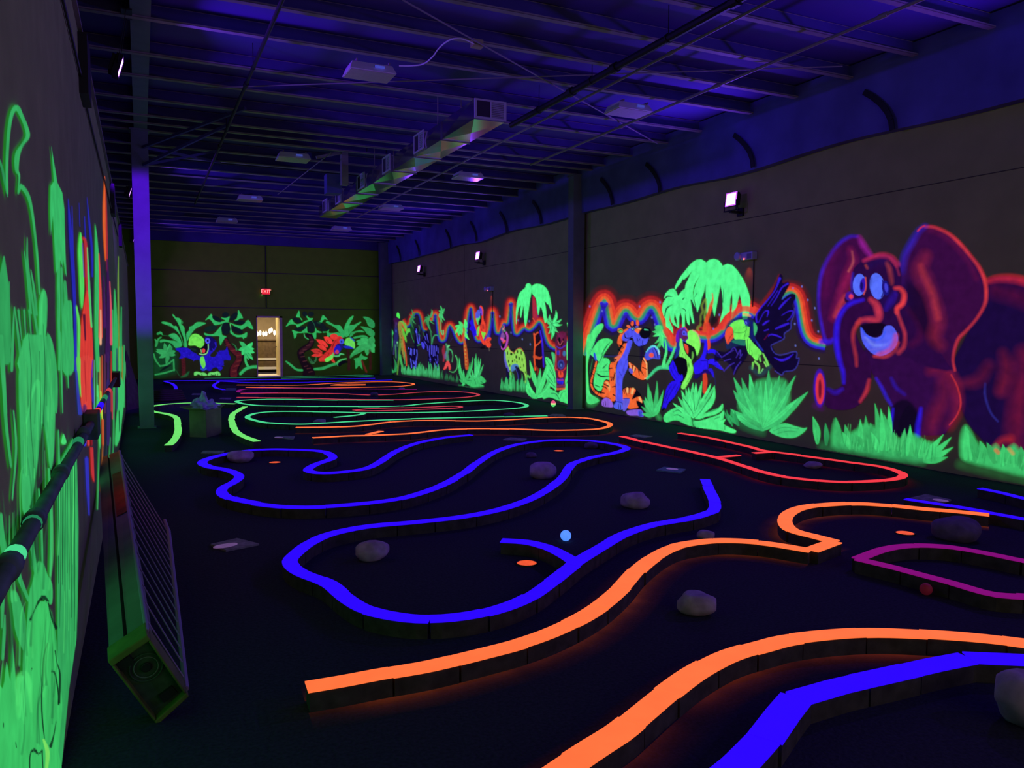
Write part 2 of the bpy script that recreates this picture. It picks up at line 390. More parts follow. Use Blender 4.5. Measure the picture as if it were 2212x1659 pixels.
curb([[(442,817),(549,815.5),(660,813),(740,811),(781,810),(805,811.5),(781,813.5),(700,815.5),(607,817)]], 'dimgreen', 'dim green border right in front of the doorway wall', width=0.085, step=0.6)
# ------------------------------------------------------------------ painted murals
# Each mural is traced onto the real plane of its wall. Every painted figure becomes its own flat skin of paint with
# the paint's colour and density stored per vertex.
def srgb(c): return np.array(lin(c))
class Mural:
    def __init__(s, x0, y0, x1, y1, rx, ry):
        s.x0, s.y0, s.rx, s.ry = x0, y0, rx, ry
        s.nx = int((x1-x0)/rx)+1; s.ny = int((y1-y0)/ry)+1
        s.C = np.zeros((s.ny, s.nx, 3)); s.A = np.zeros((s.ny, s.nx)); s.O = -np.ones((s.ny, s.nx), int)
        s.T = (0,0,1); s.figs = []; s.k = 1.0; s.rng = np.random.RandomState(3); s.sf = 1.0; s.mott = 0.0
        r_ = np.random.RandomState(5); s.N = np.zeros((s.ny, s.nx))
        for st,am in ((34,.6),(14,.28),(5,.12)):
            g = r_.rand(s.ny//st+3, s.nx//st+3); yy,xx = np.mgrid[0:s.ny, 0:s.nx]/st; i,j = yy.astype(int),xx.astype(int); u,v = yy-i,xx-j; u = u*u*(3-2*u); v = v*v*(3-2*v)
            s.N += am*(g[i,j]*(1-u)*(1-v)+g[i+1,j]*u*(1-v)+g[i,j+1]*(1-u)*v+g[i+1,j+1]*u*v)
    def t(s, ox, oy, sc): s.T = (ox, oy, sc)
    def fig(s, name, label=None):
        for i,f in enumerate(s.figs):
            if f == (name, label): s.cf = i; return
        s.figs.append((name, label)); s.cf = len(s.figs)-1
    def P(s, pts):
        if isinstance(pts, str): pts = [tuple(map(float, q.split(','))) for q in pts.split()]
        ox,oy,sc = s.T
        return np.array([(ox+p[0]/sc, oy+p[1]/sc) for p in pts])
    def win(s, xa, ya, xb, yb):
        i0 = max(0, int((ya-s.y0)/s.ry)-1); i1 = min(s.ny, int((yb-s.y0)/s.ry)+3)
        j0 = max(0, int((xa-s.x0)/s.rx)-1); j1 = min(s.nx, int((xb-s.x0)/s.rx)+3)
        if i1 <= i0 or j1 <= j0: return None
        Y,X = np.mgrid[i0:i1, j0:j1]
        return (slice(i0,i1), slice(j0,j1)), s.x0+X*s.rx, s.y0+Y*s.ry
    def put(s, sl, a, col, fade=None, Y=None, X=None):
        if fade is not None:
            (fx0,fy0),(fx1,fy1) = s.P([fade[0], fade[1]])
            d = (fx1-fx0)**2+(fy1-fy0)**2
            t = ((X-fx0)*(fx1-fx0)+(Y-fy0)*(fy1-fy0))/d
            a = a*np.clip(1-t, 0, 1)
        c = srgb(col)*s.k if len(np.shape(col)) == 1 else col
        a3 = a[...,None]
        s.C[sl] = s.C[sl]*(1-a3)+c*a3
        s.A[sl] = s.A[sl]*(1-a)+a
        o = s.O[sl]; o[(a > 0.45) | ((a > 0.04) & (o < 0))] = s.cf
    def poly(s, pts, col, soft=1.2, alpha=1.0, smooth=True, fade=None):
        p = s.P(pts)
        if smooth and len(p) > 3:
            n = len(p); out = []
            for i in range(n):
                a,b,c,d = p[i-1],p[i],p[(i+1)%n],p[(i+2)%n]
                for k in range(3):
                    t = k/3; out.append(0.5*((2*b)+(c-a)*t+(2*a-5*b+4*c-d)*t*t+(3*b-a-3*c+d)*t**3))
            p = np.array(out)
        w_ = s.win(p[:,0].min()-soft-1, p[:,1].min()-soft-1, p[:,0].max()+soft+1, p[:,1].max()+soft+1)
        if w_ is None: return
        sl,X,Y = w_
        ins = np.zeros(X.shape, bool); dist = np.full(X.shape, 1e9)
        for (ax,ay),(bx,by) in zip(p, np.roll(p,-1,0)):
            dx,dy = bx-ax, by-ay
            if dy != 0:
                ins ^= ((ay > Y) != (by > Y)) & (X < dx*(Y-ay)/dy+ax)
            t = np.clip(((X-ax)*dx+(Y-ay)*dy)/(dx*dx+dy*dy+1e-9), 0, 1)
            dist = np.minimum(dist, (X-ax-t*dx)**2+(Y-ay-t*dy)**2)
        sd = np.sqrt(dist)*np.where(ins, 1, -1)
        s.put(sl, np.clip(0.5+sd/soft, 0, 1)*alpha, col, fade, Y, X)
    def line(s, pts, w, col, soft=1.2, alpha=1.0, smooth=True, fade=None, px=False):
        """stroke; w = width in crop pixels, a number or one per point"""
        if soft >= 3: soft = soft*s.sf
        p = np.array(pts) if px else s.P(pts)
        ws = np.array(w if np.ndim(w) else [w]*len(p), float)/s.T[2]
        if smooth and len(p) > 2:
            q = catmull([np.array([*a,b]) for a,b in zip(p, ws)], 4); q = np.array(q); p = q[:,:2]; ws = np.maximum(q[:,2], 0)
        r = ws.max()/2+soft+1
        w_ = s.win(p[:,0].min()-r, p[:,1].min()-r, p[:,0].max()+r, p[:,1].max()+r)
        if w_ is None: return
        sl,X,Y = w_
        al = np.zeros(X.shape)
        for i in range(len(p)-1):
            (ax,ay),(bx,by) = p[i],p[i+1]
            dx,dy = bx-ax, by-ay
            t = np.clip(((X-ax)*dx+(Y-ay)*dy)/(dx*dx+dy*dy+1e-9), 0, 1)
            d = np.hypot(X-ax-t*dx, Y-ay-t*dy)
            al = np.maximum(al, np.clip(0.5+((ws[i]*(1-t)+ws[i+1]*t)/2-d)/soft, 0, 1)*(np.minimum(1, (ws[i]*(1-t)+ws[i+1]*t)/0.5)))
        if s.mott and soft >= 3: al = al*np.clip(1-s.mott+s.mott*2.2*(s.N[sl]-.22), 0, 1)
        s.put(sl, al*alpha, col, fade, Y, X)
    def ell(s, x, y, rx, ry, col, rot=0, soft=1.2, alpha=1.0):
        c,q = math.cos(math.radians(rot)), math.sin(math.radians(rot))
        s.poly([(x+rx*math.cos(a)*c-ry*math.sin(a)*q, y+rx*math.cos(a)*q+ry*math.sin(a)*c) for a in np.arange(12)*PI/6], col, soft, alpha)
    def blade(s, base, tip, w, col, bend=0.0, vein=True, soft=1.3, alpha=1.0, fade=None, peak=0.4):
        b = np.array(base, float); e = np.array(tip, float); d = e-b; n = np.array([-d[1], d[0]])*bend
        pts = [b+d*t+n*math.sin(PI*t)*0.5 for t in (0,.2,.4,.6,.8,1)]
        prof = [0.45, 0.8, 1.0, 0.85, 0.5, 0.06]
        v = 1+s.rng.uniform(-0.14, 0.1); c2 = tuple(min(255, k*v) for k in col)
        s.line(pts, [w*k for k in prof], c2, soft, alpha, fade=fade)
        if vein:
            s.line(pts[:-1], [w*0.10]*5, tuple(k*0.62 for k in col), soft, 0.55*alpha, fade=fade)
            s.line([p+n*0.05+(d[1]*0.0,0) for p in pts[1:-1]], [w*0.16]*4, tuple(min(255,k*1.12) for k in col), soft*1.5, 0.35*alpha, fade=fade)
    def fan(s, base, tips, w, col, bend=0.12, **kw):
        for i,tp in enumerate(tips):
            sg = -1 if tp[0] < base[0] else 1
            s.blade(base, tp, w*s.rng.uniform(0.85,1.15), col, bend*sg*s.rng.uniform(0.5,1.2), **kw)
    def grass(s, x0, y0, x1, y1, n, h, w, col, lean=0.25, fade_h=None):
        """tuft of blades along the line (x0,y0)-(x1,y1)"""
        for i in range(n):
            t = (i+s.rng.uniform(-.4,.4))/max(1,n-1); bx = x0+(x1-x0)*t; by = y0+(y1-y0)*t
            hh = h*s.rng.uniform(0.55,1.1); tx = bx+hh*s.rng.uniform(-lean,lean)
            s.blade((bx,by), (tx,by-hh), w*s.rng.uniform(0.7,1.2), col, s.rng.uniform(-.15,.15), vein=False,
                    fade=((bx,by-(fade_h or h*0.35)),(bx,by+3)) if fade_h != 0 else None)
    def rainbow(s, pts, w, alpha=1.0, dim=1.0):
        p = s.P(pts); q = np.array(catmull(list(p), 6))
        for _ in range(3): q[1:-1] = (q[:-2]+2*q[1:-1]+q[2:])/4
        d = np.gradient(q, axis=0); n = np.stack([d[:,1], -d[:,0]], 1); n /= np.linalg.norm(n, axis=1)[:,None]+1e-9
        W = w/s.T[2]
        for off, ww, col, soft, al in ((0.60,0.42,(120,24,34),0.34*W+1,0.32),(0.40,0.36,(176,36,38),0.10*W+1.2,0.9),(0.20,0.30,(224,62,40),1.6,1),(0.04,0.22,(232,98,48),1.6,1),
                                       (-0.08,0.14,(150,140,76),1.6,0.9),(-0.18,0.20,(58,150,100),1.6,1),(-0.30,0.14,(52,104,190),1.6,0.95),(-0.42,0.20,(44,34,214),1.8,1),(-0.60,0.24,(34,8,90),W*0.2+1,0.5)):
            s.line(list(q+n*off*W), w*ww, tuple(v*dim for v in col), max(soft, 1.2), al*alpha, smooth=False, px=True)
    def build(s, axis, val, parent, material, inward, limits):
        H = s.A
        inc = np.maximum.reduce([H[:-1,:-1],H[1:,:-1],H[:-1,1:],H[1:,1:]]) > 0.05
        own = s.O[:-1,:-1].copy()
        for q in (s.O[1:,:-1], s.O[:-1,1:], s.O[1:,1:]): own = np.where(own < 0, q, own)
        X = s.x0+np.arange(s.nx)*s.rx; Y = s.y0+np.arange(s.ny)*s.ry
        gx,gy = np.meshgrid(X, Y)
        D = np.stack([gx-CX, CY-gy, np.full(gx.shape, -F_PX)], -1) @ RW.T
        t = (val-CAM[axis])/D[...,axis]; Pn = CAM+D*t[...,None]; Pn[...,axis] = val+inward
        ok = np.ones(s.A.shape, bool)
        for ax,(lo,hi) in limits.items(): ok &= (Pn[...,ax] > lo) & (Pn[...,ax] < hi)
        okc = ok[:-1,:-1] & ok[1:,:-1] & ok[:-1,1:] & ok[1:,1:]
        for i,(name,label) in enumerate(s.figs):
            sel = inc & okc & (own == i)
            I,J = np.nonzero(sel)
            if len(I) < 3: continue
            idx = np.stack([I*s.nx+J, (I+1)*s.nx+J, (I+1)*s.nx+J+1, I*s.nx+J+1], 1)
            uq,inv = np.unique(idx, return_inverse=True)
            me = bpy.data.meshes.new(name)
            co = Pn.reshape(-1,3)[uq]-np.array(parent['_o'])
            me.vertices.add(len(uq)); me.vertices.foreach_set('co', co.ravel())
            n = len(I); me.loops.add(4*n); me.loops.foreach_set('vertex_index', inv.reshape(-1).astype(np.int32))
            me.polygons.add(n); me.polygons.foreach_set('loop_start', np.arange(n)*4)
            me.update(calc_edges=True); me.validate()
            at_ = me.color_attributes.new('paint', 'FLOAT_COLOR', 'POINT')
            rgba = np.concatenate([s.C.reshape(-1,3)[uq], s.A.reshape(-1,1)[uq]], 1).astype(np.float32)
            at_.data.foreach_set('color', rgba.ravel())
            me.materials.append(material)
            o = bpy.data.objects.new(name, me); COL.objects.link(o); o.parent = parent
            if label: o['label'] = label

def paint_material(name, sampling='NONE'):
    m = bpy.data.materials.new(name); m.use_nodes = True; nt = m.node_tree
    for n in list(nt.nodes): nt.nodes.remove(n)
    out = nt.nodes.new('ShaderNodeOutputMaterial'); at_ = nt.nodes.new('ShaderNodeAttribute'); at_.attribute_name = 'paint'
    em = nt.nodes.new('ShaderNodeEmission'); df = nt.nodes.new('ShaderNodeBsdfDiffuse'); tr = nt.nodes.new('ShaderNodeBsdfTransparent')
    df.inputs['Color'].default_value = (0.03,0.03,0.03,1)
    tc = nt.nodes.new('ShaderNodeTexCoord'); nz = nt.nodes.new('ShaderNodeTexNoise'); nz.inputs['Scale'].default_value = 9
    nz.inputs['Detail'].default_value = 5
    mr = nt.nodes.new('ShaderNodeMapRange'); mr.inputs['From Min'].default_value = 0.3; mr.inputs['From Max'].default_value = 0.7
    mr.inputs['To Min'].default_value = 0.80; mr.inputs['To Max'].default_value = 1.10
    nt.links.new(tc.outputs['Object'], nz.inputs['Vector']); nt.links.new(nz.outputs['Fac'], mr.inputs['Value'])
    nt.links.new(mr.outputs['Result'], em.inputs['Strength'])
    mx = nt.nodes.new('ShaderNodeMixShader'); ad = nt.nodes.new('ShaderNodeAddShader')
    nt.links.new(at_.outputs['Color'], em.inputs['Color']); nt.links.new(at_.outputs['Alpha'], mx.inputs[0])
    nt.links.new(tr.outputs[0], mx.inputs[1]); nt.links.new(df.outputs[0], mx.inputs[2])
    nt.links.new(em.outputs[0], ad.inputs[0]); nt.links.new(mx.outputs[0], ad.inputs[1]); nt.links.new(ad.outputs[0], out.inputs[0])
    m.cycles.emission_sampling = sampling
    return m
M_paint = paint_material('fluorescent_mural_paint')

G1=(84,255,146); G2=(78,236,132); G3=(62,196,108); G4=(44,158,88); G5=(30,105,62); YG=(118,250,100)
BK=(6,6,14); OR=(246,104,48); BL=(42,22,250); VI=(88,92,250); RD=(238,64,48); PU=(120,90,220)

# ======== right wall
R_ = Mural(838, 470, 2330, 1080, 1.4, 1.4)
# -- rainbow
R_.fig('painted_rainbow', 'wavy rainbow band running through the jungle')
R_.t(1240,520,3.95)
R_.rainbow("70,960 115,820 160,680 205,560 255,490 290,530 315,640 335,720 370,650 415,580 470,580 520,640 560,650 610,570 670,545 720,600 765,720 810,830 850,890 905,830 960,770", 128)
R_.rainbow("1060,800 1130,810 1200,800 1270,740 1340,650 1410,585 1480,575 1550,610", 120)
R_.rainbow("1690,560 1760,470 1830,425 1890,440 1925,500 1945,600 1965,720 1995,810 2050,860 2140,880", 105)
R_.t(830,580,5.267)
R_.rainbow("215,590 240,625 268,645 295,600 325,520 365,495 405,510 430,580 447,680 480,700", 54, 0.8, .82)
R_.rainbow("545,590 560,535 585,508 608,560 625,700 640,790 662,815 688,790 705,700 735,640 765,645 800,700 835,790 875,835 905,790 928,650 950,490 985,430 1015,480 1030,620 1045,770 1075,815 1115,790 1160,760", 64, 1, .88)
R_.rainbow("1165,790 1190,640 1208,510 1232,475 1258,510 1272,620 1290,730 1330,670 1360,605 1392,620 1410,500 1425,400 1445,375 1468,430 1480,600 1500,740 1550,690 1600,660 1650,690 1700,650 1755,590 1810,630 1845,760 1885,860 1955,900", 76, 1, .9)
R_.rainbow("2060,800 2110,830 2190,900", 64, 0.7, .85)
# -- stars
R_.fig('painted_stars', 'small pale stars sprinkled along the rainbow')
R_.t(1240,520,3.95)
for x,y in ((135,560),(240,600),(560,560),(665,655),(735,525),(1190,750),(1240,632),(1410,582),(1945,390),(1995,505),(2055,575),(2085,775),(2090,1005),(1885,710),(1890,895),(2030,680),(1870,405),(690,715)):
    R_.ell(x,y,6,9,(110,120,225),soft=2.0,alpha=0.8)
R_.t(830,580,5.267)
for x,y in ((1315,545),(1525,590),(1650,600),(1443,730),(1572,805),(1662,862)): R_.ell(x,y,8,13,(90,105,190),soft=1.6,alpha=0.7)

# -- left bay jungle
R_.t(830,650,9.217)
R_.fig('painted_banana_plant')
R_.poly("120,320 140,340 135,420 140,560 105,540 110,440 125,400", (110,150,60), 1.2, .8)
R_.poly("110,520 150,560 185,640 160,700 170,800 155,960 125,1100 105,950 98,820 115,700 100,600", G3, 1.2)
R_.poly("270,230 300,260 312,340 285,345 250,310 248,270", (80,240,90), 1.2)
R_.fig('painted_masked_dancer', 'tall blue and purple striped figure beside the giraffe')
R_.poly("190,350 290,340 300,420 270,470 220,480 200,430", (60,20,70), 1.6, .8)
R_.line("240,440 235,520 240,620", 40, (70,45,110), 1.6, .8)
R_.line("235,560 240,680 230,800 215,950", [60,80,70,40], (38,38,110), 1.8, .85)
R_.line("205,800 200,900 190,1060", 26, (60,60,120), 1.6, .8); R_.line("262,820 262,900", 22, (120,220,150), 1.4, .9)
R_.line("262,860 262,1000 255,1180", 34, (24,40,70), 1.8, .8); R_.line("225,880 235,1130", 20, (70,150,95), 1.4, .8)
R_.ell(237,600,14,30,(50,90,190),alpha=.7)
R_.fig('painted_giraffe', 'yellow spotted giraffe at the far left of the right wall mural')
R_.line("430,560 400,470 330,430 300,470", [60,70,60,40], (120,190,60), 1.4, .9)
R_.poly("280,430 330,420 370,560 385,800 400,1000 420,1200 380,1130 330,900 300,700 275,520", (150,140,60), 1.4, .9)
R_.line("350,440 385,520 420,600", 22, (210,90,45), 1.2, .8); R_.line("380,720 400,900 430,1080 445,1290", [26,30,26,20], (214,88,46), 1.3, .85)
R_.poly("350,530 385,560 440,740 440,830 380,700", (100,190,60), 1.2); R_.poly("430,600 460,580 500,540 520,610 470,640 440,700", (90,205,75), 1.2)
R_.line("320,780 310,950 290,1150 262,1460", [40,44,30,18], (90,150,60), 1.3, .9); R_.line("310,1080 340,1230 400,1430", [44,40,16], (66,176,90), 1.3)
for x,y in ((320,600),(345,700),(330,820),(350,950),(370,1080),(340,760)): R_.ell(x,y,9,18,(100,66,30),alpha=.8)
R_.line("405,1020 410,1250", 16, G4, 1.2, .9)
R_.fig('painted_distant_palm_tree')
R_.line("560,360 560,640", [60,80], (26,70,44), 3, .7)
for tip in ((500,270),(540,160),(600,210),(620,330),(630,460),(500,400),(590,560),(520,480)): R_.blade((560,330),tip,26,(52,140,84),0.25,vein=False)
R_.line("525,620 560,740 600,830", 9, G4, 1.2, .8)
for tip in ((800,350),(790,460),(860,270),(940,160),(965,190),(960,290),(840,480),(1000,460),(900,560),(960,640)): R_.blade((895,330),tip,24,(62,168,98),0.3,vein=False)
R_.line("900,480 930,640 945,820", [14,16,14], (50,130,90), 1.2, .9)
R_.line("945,860 975,730 1020,680 1065,690", 20, (60,160,110), 1.3, .9)
for tip in ((1115,95),(1085,200),(1200,150),(1190,240),(1090,330),(1130,400),(1160,430),(1205,390),(1180,330)): R_.blade((1140,225),tip,34,(70,206,118),0.2,vein=False)
R_.line("1125,300 1128,480 1122,620", 16, (60,190,108), 1.2); R_.line("1145,590 1150,660 1180,660 1180,590", 20, (90,200,120), 1.2)
R_.line("1230,770 1260,680 1320,600", 8, (50,40,120), 1.4, .6); R_.line("1320,810 1350,750 1400,735", 8, (50,40,120), 1.4, .6)
# zebras
R_.fig('painted_zebra', 'two blue and black striped zebras facing each other')
R_.poly("610,520 660,560 720,640 720,760 700,850 650,860 660,930 665,1000 655,1200 640,1400 600,1400 590,1250 560,1340 525,1340 510,1160 480,950 500,920 600,930 600,830 620,720 590,600", (9,6,48), 1.5, .95)
R_.poly("820,590 880,640 900,780 930,870 1070,860 1085,950 1080,1250 1085,1400 1060,1400 1040,1250 980,1200 960,1300 930,1420 890,1420 870,1200 870,1040 845,980 800,960 770,960 735,860 740,800 800,700", (9,6,48), 1.5, .95)
for a in ("640,560 650,640","690,660 700,760 690,840","650,660 660,760 680,850","625,600 640,640","530,950 520,1060","545,960 540,1080","600,960 600,1060","650,980 655,1080 640,1180","575,1190 600,1260 620,1200","525,1150 540,1250 550,1330","640,1200 625,1330","600,1300 615,1390","485,930 490,960"):
    R_.line(a, 17, VI, 1.1, .95)
R_.line("655,890 700,875 740,850", 13, (60,160,110), 1.2, .8); R_.line("690,490 710,560 690,640 720,700", 16, (40,110,80), 1.6, .6); R_.line("770,580 780,660 800,700", 14, (46,120,80), 1.6, .6)
R_.poly("740,820 790,840 810,900 790,965 755,920", (70,66,235), 1.3)
for a in ("810,700 830,780","850,660 860,740 880,820","860,900 870,1000","905,900 900,1060 930,1180","940,880 940,1060","970,890 975,1100","1005,900 1010,1090","1040,900 1040,1000","1070,930 1075,1040","1060,1080 1070,1180 1045,1240 1020,1160","1000,1240 1015,1340","1070,1260 1065,1310","1065,1350 1065,1390","905,1160 920,1210","800,800 830,860 850,880"):
    R_.line(a, 13, (84,80,236), 1.1, .9)
R_.fig('painted_tribal_figure', 'small red and pale green feathered figure dancing')
R_.line("1190,900 1180,1000 1200,1120 1180,1200", [40,60,50,30], (150,44,66), 2, .8)
R_.line("1235,860 1265,950 1250,1050 1265,1180", [30,56,50,60], (74,140,110), 2, .9); R_.line("1290,890 1260,920", 26, (110,220,140), 1.3)
R_.line("1270,960 1330,980 1365,1080 1350,1220", [30,26,16,12], (70,170,110), 1.3, .9)
R_.poly("1240,1210 1280,1200 1320,1290 1320,1360 1290,1370 1270,1290 1230,1350 1180,1370 1200,1310", (228,76,78), 1.4)
R_.ell(1215,1100,22,60,(110,90,170),alpha=.6); R_.ell(1240,1030,14,24,(70,120,180),alpha=.6)
R_.line("1300,1400 1380,1420 1450,1340 1460,1200 1425,1090", [8,14,16,18,26], (76,190,110), 1.3, .9); R_.line("1230,1380 1235,1600", 20, (30,30,60), 2, .7)
# grass of left bay
R_.fig('painted_grass', 'glowing green grass along the bottom of the far wall bay')
R_.fan((190,1420), [(130,1260),(150,1210),(190,1130),(230,1200),(250,1280),(140,1330),(120,1390),(260,1360)], 26, G4, .35, vein=False)
R_.grass(370,1470,700,1510,22,200,34,(62,178,108),.15)
R_.grass(690,1500,1090,1570,24,300,34,(62,178,108),.12)
R_.grass(1130,1580,1480,1640,12,190,26,(44,120,76),.3)
# banana palm and agave (J2)
R_.t(990,640,7.9)
R_.fig('painted_leaning_palm', 'slim orange palm tree with a round green head')
for tip in ((-60,520),(10,430),(-50,640),(110,390),(130,480),(60,660),(10,680),(185,740),(150,600)): R_.blade((105,540) if tip[0]>100 else (60,540),tip,60,(80,236,120),0.25,vein=False)
R_.line("100,560 95,700 110,800 125,950 140,1100 145,1230", [26,30,44,56,60,50], (196,88,44), 1.3)
for x,y in ((110,850),(122,920),(118,985),(130,1050),(135,1110),(128,1165)): R_.ell(x,y,9,14,(190,170,70),alpha=.8); R_.ell(x+14,y+30,8,9,(150,50,30),alpha=.8)
R_.fig('painted_agave', 'spiky green agave under the leaning palm')
R_.fan((110,1480), [(20,1050),(0,1180),(30,1300),(20,1420),(60,1520),(90,1250),(200,1130),(250,1040),(150,1340)], 44, G3, .12)
R_.fan((280,1480), [(300,980),(345,1040),(385,1060),(430,1160),(280,1060),(240,1250),(180,1280),(260,1320)], 34, (72,214,124), .06)
R_.poly("150,1420 250,1380 330,1400 390,1360 470,1440 440,1480 380,1500 440,1530 360,1540 250,1550 150,1500 120,1460", G3, 1.6)
R_.line("380,1450 440,1490", 8, (20,70,45)); R_.line("150,1430 230,1440", 7, (20,80,50)); R_.line("280,1420 300,1500", 6, (20,90,55))
R_.line("10,1520 200,1560 420,1545", 26, G4, 3, .35)
# red macaw hanging
R_.fig('painted_red_macaw', 'red and blue macaw hanging from the rainbow')
R_.poly("190,440 250,390 270,480 300,560 320,620 310,670 260,680 230,600 190,560 215,500", (36,18,225), 1.4)
R_.poly("320,560 360,500 360,600 335,680 315,640", (120,225,90), 1.3)
R_.poly("380,160 415,190 430,260 425,340 440,420 465,480 465,580 430,640 440,720 450,800 440,830 390,770 360,690 355,600 375,500 395,450 400,330 390,260 360,200", (240,68,46), 1.3)
R_.poly("365,180 400,210 415,280 405,330 385,300 370,240", (120,70,210), 1.3)
R_.poly("340,230 370,250 378,330 360,380 320,400 300,360 300,290", (80,90,220), 1.3); R_.poly("305,380 350,370 370,340 370,380 345,430 340,485 318,450", (80,220,120), 1.3)
R_.ell(375,225,10,20,(70,60,220)); R_.line("385,300 385,380 370,440", 18, BK, 1.3, .9)
R_.poly("395,600 430,620 455,610 470,640 445,680 440,740 410,680", (120,232,70), 1.2)
R_.line("405,480 410,540 400,590", 9, (110,20,30)); R_.line("430,480 438,560", 9, (110,20,30)); R_.line("380,620 395,700", 7, (130,20,30))
R_.poly("460,740 520,700 560,710 555,750 530,770 560,820 530,880 480,850 455,800", (238,70,46), 1.3); R_.line("490,780 540,800", 5, (130,20,30)); R_.line("480,760 520,740", 5, (130,20,30))
R_.line("445,740 500,660 530,600", 30, (40,20,190), 2, .8); R_.line("395,880 440,870", 40, BK, 3, .7); R_.line("525,880 532,930", 18, (90,80,80), 1.5, .7)
# monkey
R_.fig('painted_monkey', 'small purple and pink monkey curled in a ring')
R_.line("820,620 840,690 830,800 790,890 750,900 735,860", [30,34,30,26,22,14], (180,70,190), 1.5)
R_.line("740,540 720,650 700,760 720,840", [30,40,44,30], (46,30,140), 2, .8)
R_.ell(770,570,28,45,(110,90,120),soft=2); R_.ell(768,560,14,20,(200,150,130)); R_.ell(795,590,8,16,(90,190,120))
R_.ell(760,700,36,80,(130,80,160),soft=2); R_.line("735,720 780,760", 34, (226,80,160), 1.6); R_.line("770,790 800,760", 22, (240,90,70), 1.5); R_.ell(762,860,16,22,BK); R_.ell(800,720,12,24,BK)
R_.line("775,490 790,540", 10, (240,110,60), 1.4, .8)
# cheetah
R_.fig('painted_cheetah', 'yellow green spotted cheetah standing in tall grass, its back turned')
R_.poly("810,910 850,860 880,920 950,960 1000,910 1060,895 1100,940 1130,990 1150,1100 1160,1250 1170,1400 1165,1540 1135,1540 1140,1380 1110,1290 1060,1260 1020,1190 960,1160 900,1190 905,1300 900,1420 905,1530 870,1560 880,1380 870,1260 830,1180 790,1050 790,960", (142,214,84), 1.4)
R_.line("795,960 800,1080 840,1220 870,1290", [30,34,40,20], (92,92,200), 1.8, .95)
R_.poly("900,1190 980,1150 1030,1190 960,1260 910,1280", (78,130,200), 2, .9)
R_.line("990,1210 1030,1300 1035,1450", [40,40,26], (20,16,60), 1.6, .95); R_.line("830,1240 840,1400 830,1540", [30,34,20], (18,14,58), 1.6, .95); R_.line("980,1240 1015,1330 1020,1420", 8, (70,70,190), 1.3, .8)
for x,y,a,b in ((842,970,10,32),(905,985,20,22),(955,960,10,28),(1010,945,12,30),(1075,965,9,36),(990,1035,14,28),(1040,1060,11,30),(925,1110,10,22),(965,1090,8,20),(858,1110,10,28),(1090,1080,9,34),(1000,1120,9,18),(880,1180,8,26),(884,1280,8,22),(880,1370,8,18),(1120,1180,8,30),(1060,1210,14,8),(885,1440,6,20),(1145,1300,6,20),(1150,1420,6,20)): R_.ell(x,y,a,b,(14,26,8),soft=1.3)
R_.line("820,900 850,850 885,930 950,965 1000,905 1065,885 1110,940", 8, (230,110,80), 1.4, .7)
R_.fig('painted_grass')
R_.grass(720,1610,900,1640,14,240,24,(60,186,108),.15); R_.grass(900,1620,1190,1660,18,300,26,(60,186,108),.12)
# J3
R_.t(1100,600,5.927)
R_.fig('painted_tall_palm', 'tall palm with two big drooping bright green fronds and a red trunk')
R_.poly("300,240 330,260 345,330 365,400 370,520 310,540 300,440", (170,40,60), 1.6); R_.line("345,380 365,440 370,500", 12, (110,30,120), 1.5)
R_.line("305,520 330,560", 12, (240,90,50), 1.5, .8)
R_.poly("245,72 280,95 285,180 270,260 250,400 215,620 195,560 190,430 185,360 165,440 148,510 140,450 150,350 120,400 100,520 92,595 85,520 90,400 105,290 140,190 205,130 215,90", G1, 1.2)
R_.poly("285,160 290,110 345,78 420,90 475,135 510,210 535,330 545,450 525,400 500,340 490,340 455,300 470,400 480,540 460,580 440,510 430,440 400,370 375,475 360,420 355,340 340,260 300,210", G1, 1.2)
R_.fig('painted_palm_trunk', 'thick orange and blue banded palm trunk')
R_.poly("315,720 345,700 385,670 425,740 430,860 440,1000 445,1150 400,1200 370,1240 330,1200 320,1050 325,850", (30,8,20), 1.5)
R_.line("320,720 330,850 322,1000 335,1180", [22,20,16,22], (232,84,40), 1.8); R_.line("330,880 380,840 415,800", 14, (226,90,50), 1.4); R_.line("325,1010 390,1030 420,1010", [40,30,8], (220,80,40), 1.6, .8); R_.line("320,740 370,700", 18, (210,80,50), 1.6); R_.line("335,1130 370,1180 360,1230", 22, (140,50,30), 2.2, .8)
R_.line("395,680 420,800 432,950 442,1140", [16,22,18,14], (58,30,220), 2)
R_.fig('painted_tufted_palm', 'small tufted green palm beside the tiki totem')
for tip in ((470,500),(480,560),(520,470),(600,415),(610,440),(670,530),(680,600),(640,600),(490,640),(500,720),(540,790),(575,740),(610,660),(630,700)): R_.blade((548,585),tip,34,(78,232,134),0.25 if tip[0]>548 else -.25,vein=False)
R_.line("548,590 545,700 540,780", 9, (70,220,130), 1.2)
for a in ("548,585 500,540","548,585 590,500","548,585 640,570","548,590 530,700","550,590 590,660"): R_.line(a,5,(14,60,34),1.2,.9)
R_.fig('painted_broad_leaves', 'broad green jungle leaves around the tiki totem')
R_.poly("740,580 790,580 832,620 832,790 800,700 760,650", (86,240,120), 1.3); R_.line("745,600 790,690 832,700", 6, (16,60,34))
R_.poly("740,830 780,805 832,860 832,960 780,1000 740,1060 725,960", (80,236,126), 1.3)
R_.poly("745,1110 790,1040 832,1010 832,1600 780,1615 720,1590 640,1570 690,1400 730,1250", (74,226,122), 1.4)
for a in ("760,1060 790,960 820,930","750,1250 790,1120 832,1050","740,1350 780,1250 832,1160","770,1410 832,1390","770,1540 832,1510","760,1340 832,1330","730,1180 745,1080","770,1440 832,1425"): R_.line(a,[9,14,6] if a.count(' ')==2 else 10,(12,40,24),1.3,.9)
